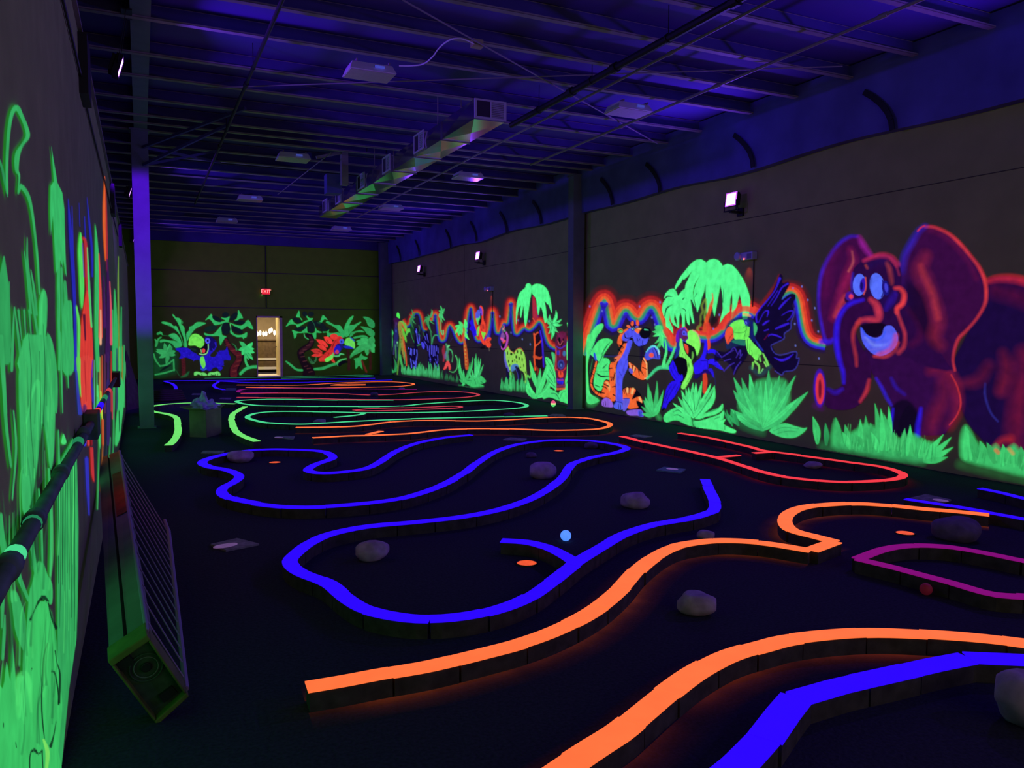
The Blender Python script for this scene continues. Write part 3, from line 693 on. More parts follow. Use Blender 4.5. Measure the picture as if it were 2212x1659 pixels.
R_.poly("460,1030 500,1025 545,1080 585,1180 600,1300 600,1450 560,1380 520,1280 490,1180", (80,236,130), 1.3); R_.line("470,1040 530,1130 575,1250 590,1350", 6, (16,70,40))
R_.poly("540,960 575,965 595,1020 580,1140 560,1060", (70,200,120), 1.3); R_.poly("470,1190 530,1200 570,1300 600,1420 520,1380 480,1300", G2, 1.4)
for a in ("480,1230 560,1340","500,1320 590,1400","520,1180 590,1290"): R_.line(a,7,(16,70,40),1.3,.9)
for tip,b in (((265,1060),-.05),((400,1160),.02),((500,1060),.06),((240,1310),-.3),((220,1370),-.35),((500,1290),.3),((520,1340),.35),((300,1480),-.3)):
    R_.blade((355,1530) if tip[0]!=265 else (370,1430),tip,58,(76,230,126),b)
R_.poly("430,1500 500,1420 560,1440 620,1480 640,1570 560,1540 500,1530 440,1550", (74,226,124), 1.8); R_.poly("640,1560 640,1470 700,1440 800,1530 820,1600 760,1615", (76,232,126), 1.5)
R_.line("650,1540 680,1470 720,1460", 6, (30,140,80)); R_.line("540,1480 600,1490 640,1550", 8, (16,80,60)); R_.line("250,1430 300,1540", 20, G3, 2, .6)
R_.line("220,1290 240,1250 265,1280 285,1200 265,1100", [18,16,14,14,10], (96,210,90), 1.4, .9)
R_.fig('painted_tiki_totem', 'red and blue tiki totem with a snarling mouth')
R_.poly("600,760 640,700 700,690 740,760 735,900 740,1150 735,1230 715,1300 715,1420 620,1440 610,1350 600,1230 580,1150 590,1000 590,880", (96,24,60), 2, .95)
for i in range(9): R_.blade((670,800),(590+20*i,690-14*math.sin(i)),18,(120,30,80),0.1,vein=False,alpha=.55)
R_.poly("625,800 650,760 665,850 690,770 700,810 670,880", BK, 1.6); R_.line("625,810 650,860 690,810", 7, (200,90,100), 1.4)
R_.line("610,880 655,905 700,880 720,870", 9, (60,50,220), 1.4)
R_.ell(628,960,22,30,(60,40,170),soft=2); R_.ell(705,970,20,34,(60,110,170),soft=2.2); R_.line("600,900 600,1100 590,1180", 14, (220,70,60), 1.8, .8); R_.line("650,930 650,1010", 10, (190,50,60), 1.6,.8)
R_.ell(665,1110,44,60,(58,60,150),soft=2); R_.ell(665,1110,26,40,(30,30,100),soft=2); R_.ell(665,1120,12,20,(80,110,190),soft=2)
R_.line("610,1170 640,1195 690,1190 725,1150", 14, (200,50,60), 1.6); R_.poly("625,1210 645,1200 690,1210 690,1270 640,1275", (236,74,48), 1.5); R_.line("660,1200 662,1240", 10, (110,20,24))
R_.poly("612,1290 640,1300 690,1290 695,1350 670,1365 620,1350", (40,34,226), 1.4); R_.line("620,1310 690,1310", 12, (180,50,80), 1.6)
for x in (635,655,672): R_.line(f"{x},1340 {x},1365",5,BK)
R_.line("610,1390 715,1380", 22, (120,50,110), 1.8,.8); R_.line("615,1425 710,1420", 22, (226,104,54), 2, .9)

# -- right bay: banana leaves, tiger
R_.t(1265,670,6.633)
R_.fig('painted_banana_leaves', 'broad green banana leaves behind the tiger')
R_.poly("15,440 70,340 150,230 235,190 258,225 220,300 170,360 120,480 60,640 30,800 40,1000 60,1180 130,1240 195,1290 150,1330 40,1340 12,1200", (80,240,130), 1.3)
R_.poly("70,620 130,510 200,430 290,405 360,420 385,455 350,500 290,590 260,640 250,690 200,740 150,700 100,660", (80,240,130), 1.3)
R_.poly("150,860 170,780 230,700 310,690 348,740 330,830 335,900 340,1000 290,990 240,1120 200,1160 140,1120 115,1060 125,960", (78,236,128), 1.3)
R_.line("225,640 300,520 350,460", [6,16,5], (20,100,56)); R_.line("190,760 230,680 260,600", [5,14,5], (30,110,60)); R_.line("60,600 120,450 180,300", 5, (40,160,90),1.4,.7); R_.line("100,700 60,900", 5, (40,160,90),1.4,.7)
R_.line("165,910 230,950 330,945", [16,24,12], (16,60,36)); R_.line("140,1075 200,1100", 13, (16,80,46)); R_.line("160,880 230,880 330,870", 5, (30,120,70)); R_.line("250,830 320,760", [18,4], (26,110,60))
R_.poly("20,1280 100,1230 195,1290 120,1400 30,1400", (60,190,100), 6, .6, fade=((100,1260),(100,1420)))
R_.fig('painted_tiger', 'seated orange tiger with a blue chest, holding up one paw')
# tail
R_.line("155,740 135,830 105,930 80,1030 100,1120 160,1190 225,1220", [34,38,34,34,40,46,56], BK, 1.3)
R_.line("155,740 135,830 105,930 80,1030 100,1120 160,1190 225,1220", [22,28,24,24,28,34,42], OR, 1.2)
for a in ("118,820 152,830","84,900 122,935","68,1040 104,1060","96,1160 140,1130","120,1180 150,1145","170,1220 195,1170"): R_.line(a,11,BK)
R_.line("125,615 135,660 150,715", [20,40,26], (40,80,220), 1.3); R_.line("150,640 155,700", 8, (150,180,255),1.2)
# hind leg left and body
R_.poly("240,1130 265,1020 300,1000 350,1030 345,920 340,780 430,730 520,670 480,580 530,470 470,510 455,470 480,370 570,270 620,230 700,300 660,420 600,640 470,760 430,900 440,1300 360,1300 225,1260", BK, 1.3)
R_.poly("350,780 430,730 470,690 430,820 425,1000 430,1200 420,1300 350,1260 345,1000", OR, 1.3); R_.poly("245,1130 270,1030 310,1010 350,1060 360,1180 380,1310 250,1250 225,1230", OR, 1.3)
R_.poly("275,1030 300,1050 345,1170 350,1080 320,1030", (240,170,100), 1.5); R_.line("425,840 425,1050", 8, (240,170,110), 1.5, .8)
R_.poly("470,500 455,460 480,370 545,290 610,260 600,290 560,320 520,390 530,460 490,520", OR, 1.3)
R_.line("580,470 540,560 500,650 470,700", [50,60,70,60], OR, 1.3)
R_.poly("410,690 480,650 520,650 470,720 430,740", (240,120,80), 1.3)
for a in ("470,560 510,600 470,640","480,500 540,530 520,560","410,700 440,715 380,760","340,840 380,830","355,960 405,960","380,980 370,1010","385,1100 430,1090","395,1210 430,1230","240,1090 290,1110 310,1140","215,1180 270,1190","270,1060 330,1090","420,900 400,1000"): R_.line(a,[18,12,5] if a.count(' ')==2 else 15,BK,1.2)
# back hind leg on the right with stripes
R_.poly("530,1150 570,1110 620,1105 700,1120 760,1180 810,1260 825,1350 815,1420 760,1430 600,1430 530,1350", BK, 1.3)
R_.poly("535,1160 575,1120 620,1112 690,1125 720,1150 690,1220 670,1280 760,1230 800,1260 812,1330 760,1300 730,1310 760,1390 700,1405 620,1410 545,1330", OR, 1.3)
R_.line("600,1120 600,1175", 26, (244,190,120), 1.5); R_.line("680,1130 665,1190", 36, (244,180,110), 1.5); R_.line("770,1250 800,1310", 26, (244,180,110), 1.5)
for a in ("565,1135 590,1220","625,1115 620,1200","550,1160 560,1200"): R_.line(a,[15,5],BK)
R_.poly("665,1270 700,1190 730,1160 795,1220 720,1250", BK, 1.2); R_.poly("730,1300 805,1350 800,1390 760,1395", BK, 1.2)
# chest and front leg
R_.poly("605,440 670,440 640,560 600,680 610,760 600,830 560,920 530,1000 525,1150 535,1300 520,1330 440,1330 438,1100 440,850 470,740 520,660 570,560", (80,84,246), 1.3)
R_.line("480,880 520,940", 7, (40,40,170)); R_.line("445,900 442,1300", 8, (140,110,230), 1.6, .7); R_.line("600,690 560,780 530,920", 6, (50,50,190),1.4,.7)
# raised arm
R_.poly("615,740 680,780 750,850 790,870 800,760 820,680 860,680 890,760 888,880 870,980 830,1010 760,990 680,950 620,900", BK, 1.3)
R_.poly("622,750 690,790 760,855 790,880 805,780 825,690 855,690 882,770 880,880 862,970 825,1000 760,980 690,940 640,880 625,800", OR, 1.3)
R_.line("630,760 660,850", 20, (242,160,110), 1.5); R_.line("700,810 690,870", 18, (244,180,110), 1.5); R_.line("875,760 880,950 850,980", 16, (246,190,120), 1.6); R_.line("830,690 870,760", 16, (246,190,130), 1.6)
for a in ("672,790 668,870","715,840 700,890","760,850 770,930","790,860 830,930","820,820 880,850","815,700 850,750"): R_.line(a,[16,6],BK)
R_.ell(650,870,26,42,(96,90,220),-30)
# raised paw
R_.poly("850,640 890,560 960,510 1020,530 1055,590 1065,700 960,690 890,720 850,680", (70,80,220), 1.4)
R_.line("870,600 920,540 980,515 1030,550 1055,600", [10,22,26,22,20], (100,220,230), 1.6); R_.line("985,540 1020,600 1040,690", 10, BK); R_.line("960,560 1000,680", 8, (40,30,140),1.6,.8)
R_.ell(945,645,34,34,(240,88,72),soft=2); R_.line("1040,570 1055,630", 12, (190,230,240), 1.3)
# feet
R_.poly("235,1300 280,1255 340,1270 390,1340 385,1390 300,1385 240,1370", (144,96,220), 1.4); R_.poly("400,1370 430,1320 500,1320 535,1380 520,1425 430,1410", (80,96,240), 1.3)
R_.poly("540,1270 630,1270 620,1350 570,1440 535,1430", (96,90,220), 1.4); R_.poly("590,1480 600,1440 740,1420 800,1430 828,1490 820,1525 740,1510 640,1510", (130,90,216), 2); R_.poly("755,1440 800,1440 826,1490 815,1525 760,1510", (76,86,240), 1.3)
for a in ("282,1300 290,1370","255,1320 258,1370","470,1350 475,1410","500,1360 502,1415","775,1460 780,1515","800,1460 805,1520","240,1270 300,1245 360,1275","400,1360 440,1315 510,1320","540,1265 630,1265"): R_.line(a,7,BK)
# head
R_.poly("520,400 545,340 600,290 660,250 720,290 790,330 830,360 905,390 900,440 860,500 800,510 750,515 700,460 680,400 640,400 600,440 545,440", (78,84,244), 1.3)
R_.poly("505,400 520,440 600,450 590,470 530,470", BK, 1.3); R_.line("560,330 570,390 620,400 680,370", [8,16,12,6], BK)
R_.poly("700,290 740,260 800,265 790,300 750,335", (244,110,60), 1.3); R_.line("750,262 800,268", 14, (230,190,120), 1.4)
R_.poly("775,300 810,260 870,250 925,270 935,320 900,390 850,410 800,390 770,340", BK, 1.4); R_.line("850,278 900,285", [20,10], (70,200,150), 1.6)
R_.poly("590,240 600,210 640,230 640,260", (240,110,70), 1.3)
R_.ell(670,190,30,44,BK,10); R_.ell(670,190,22,36,(244,96,56),10); R_.ell(745,180,24,44,(244,96,56),-5); R_.line("722,200 725,150 745,135 768,170 768,215", 6, (150,20,40))
R_.ell(682,270,32,22,BK,-15); R_.ell(682,268,24,15,(110,170,210),-15); R_.ell(735,238,24,12,(100,90,220),-15); R_.ell(690,268,7,9,BK)
R_.ell(500,295,50,44,BK,20); R_.ell(500,295,43,37,(190,140,60),20); R_.ell(505,300,26,22,(80,210,90),20); R_.line("470,300 500,280 530,290", 8, BK)
R_.line("820,440 815,490 850,505", 8, BK); R_.line("740,400 750,440", 9, BK); R_.line("770,410 775,430", 9, BK); R_.line("905,380 895,450 850,500 760,520 700,480", 9, BK)
R_.line("800,530 810,600 800,690", [40,60,40], (24,10,60), 4, .6); R_.line("270,655 400,660 480,650", 14, (50,50,140), 3, .5)
# hillside line and shrubs behind tiger
R_.fig('painted_hill_line', 'thin teal line of a hill behind the tiger')
R_.line("880,980 940,920 1010,850 1090,820 1250,830", [26,34,40,50,50], (66,206,140), 2.4)
R_.fig('painted_small_palms', 'pair of drooping small green palms on the hill')
R_.t(1410,690,8.294)
for tip,b in (((10,300),-.4),((40,430),-.4),((60,520),-.35),((110,510),-.3),((200,520),.1),((260,330),.35),((0,220),-.4)): R_.blade((150,150),tip,70,(76,230,126),b)
R_.ell(110,150,70,50,(70,220,120),soft=3); R_.line("225,370 245,560 215,700 190,840", [26,40,44,60], (80,238,136), 1.6)
R_.line("420,430 370,580 300,740 240,840", [30,40,46,50], (76,226,130), 1.6)
R_.line("185,710 250,715", 5, (30,130,80)); R_.line("290,720 340,720", 5, (30,130,80))
# willow palm
R_.t(1410,540,8.296)
R_.fig('painted_weeping_palm', 'huge weeping bright green palm head above the toucan')
R_.poly("400,720 400,660 440,570 520,450 600,350 700,230 790,175 870,168 930,200 960,225 1010,180 1100,160 1180,185 1230,240 1250,285 1340,250 1430,275 1520,370 1620,520 1690,680 1730,800 1750,900 1740,1060 1720,1180 1690,1240 1610,1250 1600,980 1580,870 1560,790 1530,900 1510,1000 1470,1090 1440,1200 1400,1260 1420,1100 1430,900 1420,740 1390,900 1380,1100 1290,1180 1200,1320 1220,1220 1260,1050 1250,900 1240,740 1210,620 1190,760 1150,980 1110,1190 1090,1130 1070,1000 1030,1010 1000,1120 970,1160 960,1000 950,800 945,620 920,750 880,850 850,980 800,1120 780,1020 750,900 735,820 740,720 780,590 845,460 780,560 740,640 720,760 740,920 770,1050 700,930 680,900 690,980 745,1310 710,1310 660,1110 660,1350 620,1310 580,1110 575,1370 530,1390 530,1230 500,1110 475,1200 470,1400 440,1390 430,1250 395,1130 380,1240 440,1380 370,1340 325,1270 310,1140 300,1260 360,1400 365,1500 320,1440 240,1370 230,1240 190,1170 165,1070 180,960 230,880 200,870 230,780 300,710 370,690 420,740 455,830 520,740 580,690 590,620 640,520 700,385 620,480 560,530 540,520 500,590 450,650", (86,255,148), 1.3, smooth=False)
R_.line("210,880 270,830 350,840", [14,22,6], BK, 1.4); R_.line("215,1190 250,1050 350,980", [12,24,6], (10,60,34), 1.4)
R_.line("520,1040 580,1070 590,1110", [6,16,6], (10,50,30)); R_.line("1255,940 1275,700", [14,5], (16,90,54)); R_.line("540,885 565,860", 18, (10,60,34)); R_.line("690,900 770,1050", [20,8], (16,40,50))
R_.line("750,850 790,780", [4,9], (16,90,54))
R_.fig('painted_rainbow')
R_.t(1240,520,3.95)
R_.line("1270,740 1340,650 1410,590 1480,580 1540,605", 46, (228,50,48), 3, .85); R_.line("1450,625 1500,640", 24, (240,170,90), 2, .7)
R_.line("780,770 830,860 870,880 930,790", 40, (226,60,50), 4, .8); R_.line("930,790 1040,780 1180,790 1260,735", 30, (226,50,50), 4, .85)
R_.fig('painted_small_totem', 'orange and yellow carved post behind the toucan')
R_.t(1410,540,8.296)
R_.line("930,900 880,1000 900,1100 860,1180 860,1330 800,1400 830,1440", [30,30,40,30,40,40,30], (110,130,50), 2.4, .85); R_.line("950,880 960,1020 930,1180 950,1300", 30, (120,160,60), 2.4, .85)
R_.line("1070,780 1080,880 1050,980 1010,1120 960,1280 930,1440", [16,26,60,60,70,80], (228,84,40), 2.2, .9); R_.line("980,1330 1010,1440 1000,1560", 80, (226,62,44), 3, .85)
R_.ell(890,1290,30,34,BK,soft=3,alpha=.7); R_.ell(860,1430,30,24,BK,soft=3,alpha=.7); R_.ell(1110,1300,70,100,(20,22,26),soft=5,alpha=.8)
R_.t(1410,690,8.294)
R_.line("1000,380 1010,470 1000,540", [50,50,30], (232,72,44), 1.6); R_.line("930,980 940,1100 930,1300", [60,80,60], (216,66,40), 1.8)
# toucan
R_.fig('painted_toucan', 'blue toucan with a huge lime beak, wings spread, beak open')
R_.poly("430,690 330,770 290,850 320,960 380,1090 320,1120 250,1250 200,1370 160,1620 220,1600 300,1500 400,1380 460,1250 510,1200 545,1100 620,1000 640,850 600,700", BK, 1.4)
R_.poly("340,770 370,740 430,870 450,950 500,1000 530,980 545,1060 510,1110 440,1120 370,1050 310,940 295,860", (40,18,246), 1.3)
R_.poly("390,1100 500,1130 490,1200 440,1300 380,1400 290,1490 230,1600 200,1560 170,1610 200,1440 240,1260 310,1140", (40,18,240), 1.3)
for a in ("360,780 400,900 470,1010","320,860 360,960 420,1060","420,1160 330,1300 240,1500","340,1170 260,1320 210,1500","470,1180 400,1320"): R_.line(a,7,(10,6,110))
R_.poly("430,380 470,240 490,330 480,500 460,640 390,700 420,600", (24,50,150), 1.5)
R_.poly("440,210 500,160 560,140 610,200 640,300 600,390 540,370 490,340 440,410 415,390 420,290", (86,30,130), 1.5); R_.poly("440,230 500,170 470,260 460,400 430,400 415,340", (100,20,200), 1.5)
R_.line("510,170 560,150 600,190", 20, (110,60,220), 1.6); R_.poly("530,240 545,205 580,205 610,240 615,290 570,290 540,275", (84,84,246), 1.3); R_.ell(562,248,14,26,(16,10,60)); R_.ell(560,235,6,9,(120,120,255))
R_.ell(575,320,50,34,(96,30,80),soft=2.4)
R_.poly("495,350 530,370 550,480 580,570 620,640 680,700 700,780 725,870 715,960 680,1060 620,1170 560,1250 510,1220 540,1130 590,1040 625,930 620,800 600,720 540,680 480,660 475,600 490,520 480,450", (128,244,96), 1.3)
for a in ("500,560 480,640","540,600 530,670","590,650 600,700","660,780 650,860 640,780","690,760 710,840","610,1130 690,1000"): R_.line(a,6,(30,90,40))
R_.poly("540,390 570,400 620,430 720,480 780,560 790,640 760,730 700,720 640,660 590,590 555,500", (16,24,20), 1.4)
R_.poly("562,440 600,450 640,490 635,620 590,560", (236,78,52), 1.3); R_.line("715,590 720,650 705,720", [24,40,20], (96,170,70), 1.6)
R_.poly("625,270 640,220 700,190 780,220 830,300 855,420 840,540 795,650 780,600 750,510 680,460 600,410 610,370 640,340", (132,255,98), 1.3)
R_.line("715,195 790,240 840,340 850,440", [16,22,18,10], (220,150,140), 2, .9)
# right wing
R_.poly("735,820 800,740 860,680 910,560 930,400 950,370 980,450 975,560 940,700 990,730 990,880 920,900 860,960 760,980", BL, 1.4); R_.poly("980,560 1050,530 1140,560 1240,680 1160,670 1080,600 990,610", BL, 1.3); R_.poly("1000,730 1070,700 1140,740 1260,900 1160,870 1060,800 1000,790", BL, 1.3)
R_.poly("1000,890 1060,880 1090,950 1100,1050 1050,980 980,920", (40,20,220), 1.4); R_.poly("760,990 860,960 930,910 1000,910 1060,990 960,960 880,990 790,1060 740,1040", (24,8,110), 1.8)
for a in ("860,740 980,745","980,740 985,870","980,560 960,690","1000,620 1100,650","1010,800 1140,830"): R_.line(a,[8]*2,(14,6,120))
R_.line("1020,1080 1100,1010 1130,1180", 8, (40,50,120), 3, .5)
# flying parrot
R_.t(1550,580,6.911)
R_.fig('painted_flying_parrot', 'dark blue parrot in flight with a green face and orange beak tip')
R_.line("560,680 640,560 760,400 860,260 930,110", 40, (150,30,40), 6, .45)
R_.poly("560,720 640,600 740,470 830,330 900,160 940,80 970,130 965,220 1050,200 1075,240 1030,330 960,470 1080,380 1160,390 1160,460 1110,550 1140,620 1130,700 1060,780 1110,800 1080,900 1000,970 1000,1040 900,1100 820,1130 830,1200 900,1300 1000,1300 1170,1250 1170,1330 1225,1340 1190,1430 1160,1500 1050,1540 960,1570 880,1530 780,1400 660,1250 540,1120 470,1000 490,850 520,780", (12,5,44), 2)
for a,ww in (("585,800 580,700 640,600 760,460 860,320 930,150",[26,24,20,18,16,40]),("800,560 880,440 960,290 1050,225",[6,14,18,26]),("920,600 1000,510 1090,430",[20,26,10]),("960,700 1060,640 1130,640 1100,720 1040,780",[8,16,20,14,10]),("870,900 960,860 1060,820",[20,34,26]),("760,1010 800,985 880,1000 950,1030",[14,20,22,16]),("680,840 730,800 770,780",[22,28,14]),("610,810 700,650 760,640 740,720",[8,14,24,10]),("850,1330 950,1370 1050,1340 1130,1280",[10,34,30,10]),("700,930 760,910",[12,16]),("750,560 830,440 900,330",[6,10,8]),("940,560 1020,480",[8,12])): R_.line(a,ww,(52,26,214),2)
R_.line("1150,590 1140,700 1100,800 1090,900 1000,970 990,1050 850,1120 800,1160 850,1260 950,1290 1170,1240 1180,1340 1220,1340 1190,1450 1130,1520 1000,1540 960,1590 860,1530", 11, (66,64,190), 2.4, .75)
R_.line("700,1060 760,980", 10, (120,20,90), 2.4, .7); R_.line("560,1060 640,1180 680,1230", [20,30,20], (30,44,170), 2.2, .9)
# left wing (dim)
R_.poly("-20,1240 120,1250 220,1170 340,1120 440,1180 440,1300 380,1400 300,1500 250,1580 200,1460 60,1340 -40,1400", (14,6,48), 3, .9)
for a in ("110,1520 180,1450 250,1410","240,1580 280,1480 350,1390","200,1230 250,1180 300,1270","60,1330 150,1270 240,1220","280,1330 340,1220 340,1300","0,1250 60,1320","0,1400 80,1500 100,1540","330,1340 370,1280","100,1380 200,1350"): R_.line(a,[9,15,9] if a.count(' ')==2 else 11,(72,50,200),2,.8)
# head
R_.poly("110,1000 125,880 170,790 260,740 380,720 480,720 560,800 600,900 570,1000 540,1100 440,1150 300,1160 180,1200 130,1190", (22,40,90), 3, .8)
R_.poly("210,870 180,850 250,790 340,765 400,780 420,860 470,880 470,980 430,1060 330,1060 250,1050 240,940", (112,244,92), 1.3); R_.poly("395,770 450,760 480,800 460,860 420,850", (30,34,140), 1.4); R_.ell(425,815,17,26,(96,110,240)); R_.ell(424,820,8,17,(14,10,70))
R_.line("390,880 440,860 470,900", 12, (60,190,80),1.3); R_.line("250,955 340,960 420,935 430,870", 7, (20,90,50)); R_.line("400,1050 420,950", 6, (20,90,50)); R_.line("470,880 465,1000", 22, (120,240,90), 1.4)
R_.poly("130,920 170,870 220,880 232,950 245,1020 215,1060 180,1100 150,1130 125,1070 112,1000", (240,84,52), 1.3); R_.line("225,980 180,1040 150,1120", 6, (60,16,20))
R_.poly("210,1090 290,1060 400,1070 420,1150 300,1130", (34,120,100), 1.5); R_.poly("540,800 590,860 590,930 555,1000 540,930", (60,180,110), 1.5); R_.line("510,800 520,900 510,980 560,1080", 30, (16,24,110), 2.4)
R_.poly("420,1060 460,1020 540,1120 660,1250 620,1310 600,1370 560,1360 510,1300 460,1260 430,1160", (118,250,96), 1.3)
for a in ("485,1130 480,1260","450,1060 450,1200","510,1220 520,1300"): R_.line(a,6,(24,80,40))
R_.line("620,1290 640,1390", 26, (110,210,90), 1.4); R_.line("680,1270 720,1350 755,1440", [20,30,34], (120,220,96), 1.4); R_.line("700,1400 730,1460", 22, (130,220,100), 1.4); R_.line("530,1410 520,1500", [30,24], (110,200,80), 1.4); R_.line("560,1390 620,1460 615,1560", [30,28,22], (130,220,96), 1.4); R_.line("680,1500 640,1560", 16, (110,200,120), 1.4); R_.line("630,1300 610,1370 650,1400", 6, BK); R_.line("500,1480 640,1580 780,1470", 60, (40,80,100), 6, .4)
# shrubs (G crop)
R_.t(1400,780,6.144)
R_.fig('painted_grass')
R_.fan((70,720), [(0,300),(-60,520),(30,390),(120,265),(205,385),(190,480),(-90,600),(-80,700),(160,600),(-40,480)], 54, (66,206,116), .08)
R_.line("150,760 100,690 20,720", 50, (60,180,100), 8, .5)
R_.fig('painted_fern', 'bright green fern below the toucan, its lowest leaf lying along the floor')
R_.poly("560,860 300,700 250,760 210,780 215,720 300,650 380,620 480,640 560,720", (76,234,130), 1.6)
R_.poly("210,740 260,700 330,690 420,710 540,760 590,860 480,830 400,790 320,790 230,820", (74,230,126), 1.8)
R_.fan((600,740), [(330,560),(400,480),(445,390),(500,360),(535,350),(597,290),(635,290),(715,270),(835,300),(885,325),(640,420),(700,400),(560,450)], 66, (80,238,134), .06)
R_.poly("620,720 700,640 780,560 850,450 880,330 892,480 850,590 780,660 660,760", (82,244,138), 1.4)
R_.poly("620,760 740,700 860,650 940,620 990,565 990,640 930,690 860,720 760,740 700,770", (80,240,134), 1.4); R_.poly("700,790 860,740 960,700 1005,650 1000,760 960,790 1030,770 1000,830 1040,860 1100,890 1165,920 1160,950 1100,955 960,920 800,900 640,880 600,800", (80,240,134), 1.5)
for a in ("770,690 860,660 940,630","700,760 760,775","880,770 950,740","640,740 720,640 820,480","1020,860 1020,910","330,680 400,650 450,690","600,700 520,560 450,470","620,660 600,420","640,640 690,480","480,760 400,715 340,720","760,500 820,400"): R_.line(a,[5,11,4] if a.count(' ')==2 else 8,(16,84,48),1.3,.85)
R_.line("620,860 600,780 590,860 660,880", 30, (50,170,96), 4, .5)
R_.fig('painted_bush', 'wide soft green bush between the fern and the elephant')
R_.fan((1520,900), [(1135,390),(1140,225),(1245,230),(1350,175),(1200,560),(1100,640),(1440,270),(1600,130),(1700,260),(1745,195),(1830,260),(1955,195),(2120,410),(1900,560),(1150,700),(1500,260),(1300,480),(1650,300),(1400,420),(1900,350),(1980,560)], 120, (64,204,116), .07)
R_.poly("1350,420 1450,260 1700,240 1830,270 1880,500 1800,720 1600,850 1450,850 1250,700 1200,560", (58,184,106), 10, .6)
R_.fan((1530,880), [(1180,500),(1260,380),(1380,300),(1560,260),(1640,280),(1760,310),(1860,400),(1990,500),(1250,720),(1480,400),(1700,420)], 60, (68,212,120), .07)
R_.poly("1610,930 1700,860 1820,825 1940,860 2060,890 2110,885 2060,950 1960,1010 1860,1020 1740,1000", (66,208,118), 1.6)
for a in ("1660,930 1800,880 2000,900","1720,960 1860,930 1980,940"): R_.line(a,[5,9,4],(34,120,70),1.5,.7)
R_.fan((1120,860), [(990,620),(1040,640),(1100,640)], 26, G4, .1, vein=False); R_.fan((1200,850), [(1060,700),(1100,630),(1150,660)], 40, G4, .1, vein=False)
R_.poly("1200,800 1500,860 1540,980 1400,950 1230,880", (40,120,74), 14, .5)
# ======== elephant
R_.t(1650,420,2.592)
R_.fig('painted_elephant', 'giant red and violet elephant with big ears, white eyes and a curled trunk')
EP=(46,7,66); ED=(24,6,58); R_.sf = 1.8; R_.mott = 0.42
R_.poly("1240,500 1300,464 1400,462 1500,490 1640,560 1760,700 1760,1500 1600,1500 1450,1460 1300,1440 1250,1400 1150,1290 1100,1180 1050,980 1150,760", ED, 5)
R_.line("1250,488 1310,472 1400,474 1500,502 1640,575", [12,26,34,36,36], (226,44,60), 8, .85); R_.line("1300,530 1400,560 1500,600", 60, (110,14,50), 22, .5)
R_.line("1340,890 1360,980 1330,1100", [20,60,40], (130,24,44), 16, .7); R_.line("1100,1060 1200,1040 1260,960", [20,50,40], (110,20,50), 14, .7)
R_.line("1457,900 1440,1100 1430,1250 1420,1400", [50,70,90,100], (140,22,50), 24, .6); R_.line("1600,900 1560,1200 1540,1440", 110, (90,14,50), 26, .5)
R_.line("1240,1060 1240,1130 1270,1220 1310,1270", [8,10,8,6], (50,50,160), 3, .7); R_.line("1290,1430 1330,1380 1380,1370", [26,30,40], (190,40,40), 8, .7)
# front legs / chest
R_.poly("600,900 760,880 900,900 1040,960 1090,1080 1105,1180 1085,1240 1030,1320 1000,1345 880,1345 868,1300 860,1240 810,1180 760,1260 745,1330 690,1330 715,1250 720,1180 690,1110 640,1050 600,980", EP, 3)
R_.poly("720,1190 800,1150 868,1230 850,1340 720,1340", (12,4,30), 6, .9)
R_.line("1050,1010 1085,1080 1103,1170 1080,1240 1040,1290", [8,10,10,8,6], (226,58,56), 2.4, .9); R_.line("930,990 1010,980 1060,1040 1085,1120 1080,1220 1040,1300", [20,40,40,36,30,20], (140,26,56), 14, .8); R_.line("1000,1040 1010,1130 960,1240 940,1330", [30,60,60,60], (120,22,54), 18, .75)
R_.line("630,1030 660,1080 690,1140 715,1180", [8,14,14,8], (56,30,220), 4, .9); R_.line("715,1030 740,1080 790,1120", [8,14,8], (46,24,180), 5, .8)
R_.line("725,1200 712,1290 705,1340", [10,18,26], (46,24,230), 3, .95); R_.line("880,1200 865,1290 862,1350", [16,26,26], (46,24,230), 4, .95); R_.line("920,890 980,905 1040,950", [8,12,8], (60,40,170), 4, .7)
# neck
R_.poly("740,560 860,560 960,800 1060,980 900,960 760,900 620,930 560,880 700,700", (40,6,62), 6)
R_.line("820,640 860,690 885,750 870,810 830,840", [20,30,34,30,20], (90,12,60), 10, .7)
# big ear
R_.poly("905,170 960,178 1040,215 1110,275 1165,340 1212,400 1245,480 1256,560 1245,620 1200,700 1150,760 1100,810 1075,870 1065,930 1078,990 1040,960 1000,900 960,840 900,760 860,680 800,580 765,500 762,430 785,340 830,255 870,195", (54,8,62), 2.4)
R_.line("905,180 960,186 1040,224 1105,284 1160,348 1205,408 1238,484 1246,560 1236,620 1192,696 1142,754 1092,806 1068,868 1060,930 1070,985", [12,14,16,18,16,18,18,18,16,12,12,14,12,10,8], (222,58,62), 3.4, .9)
R_.line("905,178 870,205 830,268 790,345 772,430", [14,20,26,26,30], (52,34,190), 8, .85); R_.line("900,176 880,186 862,205", 8, (220,50,60), 2.5, .8)
R_.line("930,200 1000,225 1080,290 1150,380 1190,470", [14,20,24,20,16], (110,16,70), 8, .5)
R_.line("770,420 790,520 830,610", [30,50,40], (30,14,110), 12, .6)
R_.poly("800,480 900,560 940,700 1000,860 940,850 870,740 800,620", (20,4,40), 16, .8)
R_.line("905,345 875,420 900,480 935,560 965,650 975,720 955,800 990,845", [24,46,60,40,44,44,36,20], (166,38,64), 18, .62); R_.line("880,400 900,460 940,540 960,620 975,690", [10,22,24,24,18], (206,60,66), 9, .6)
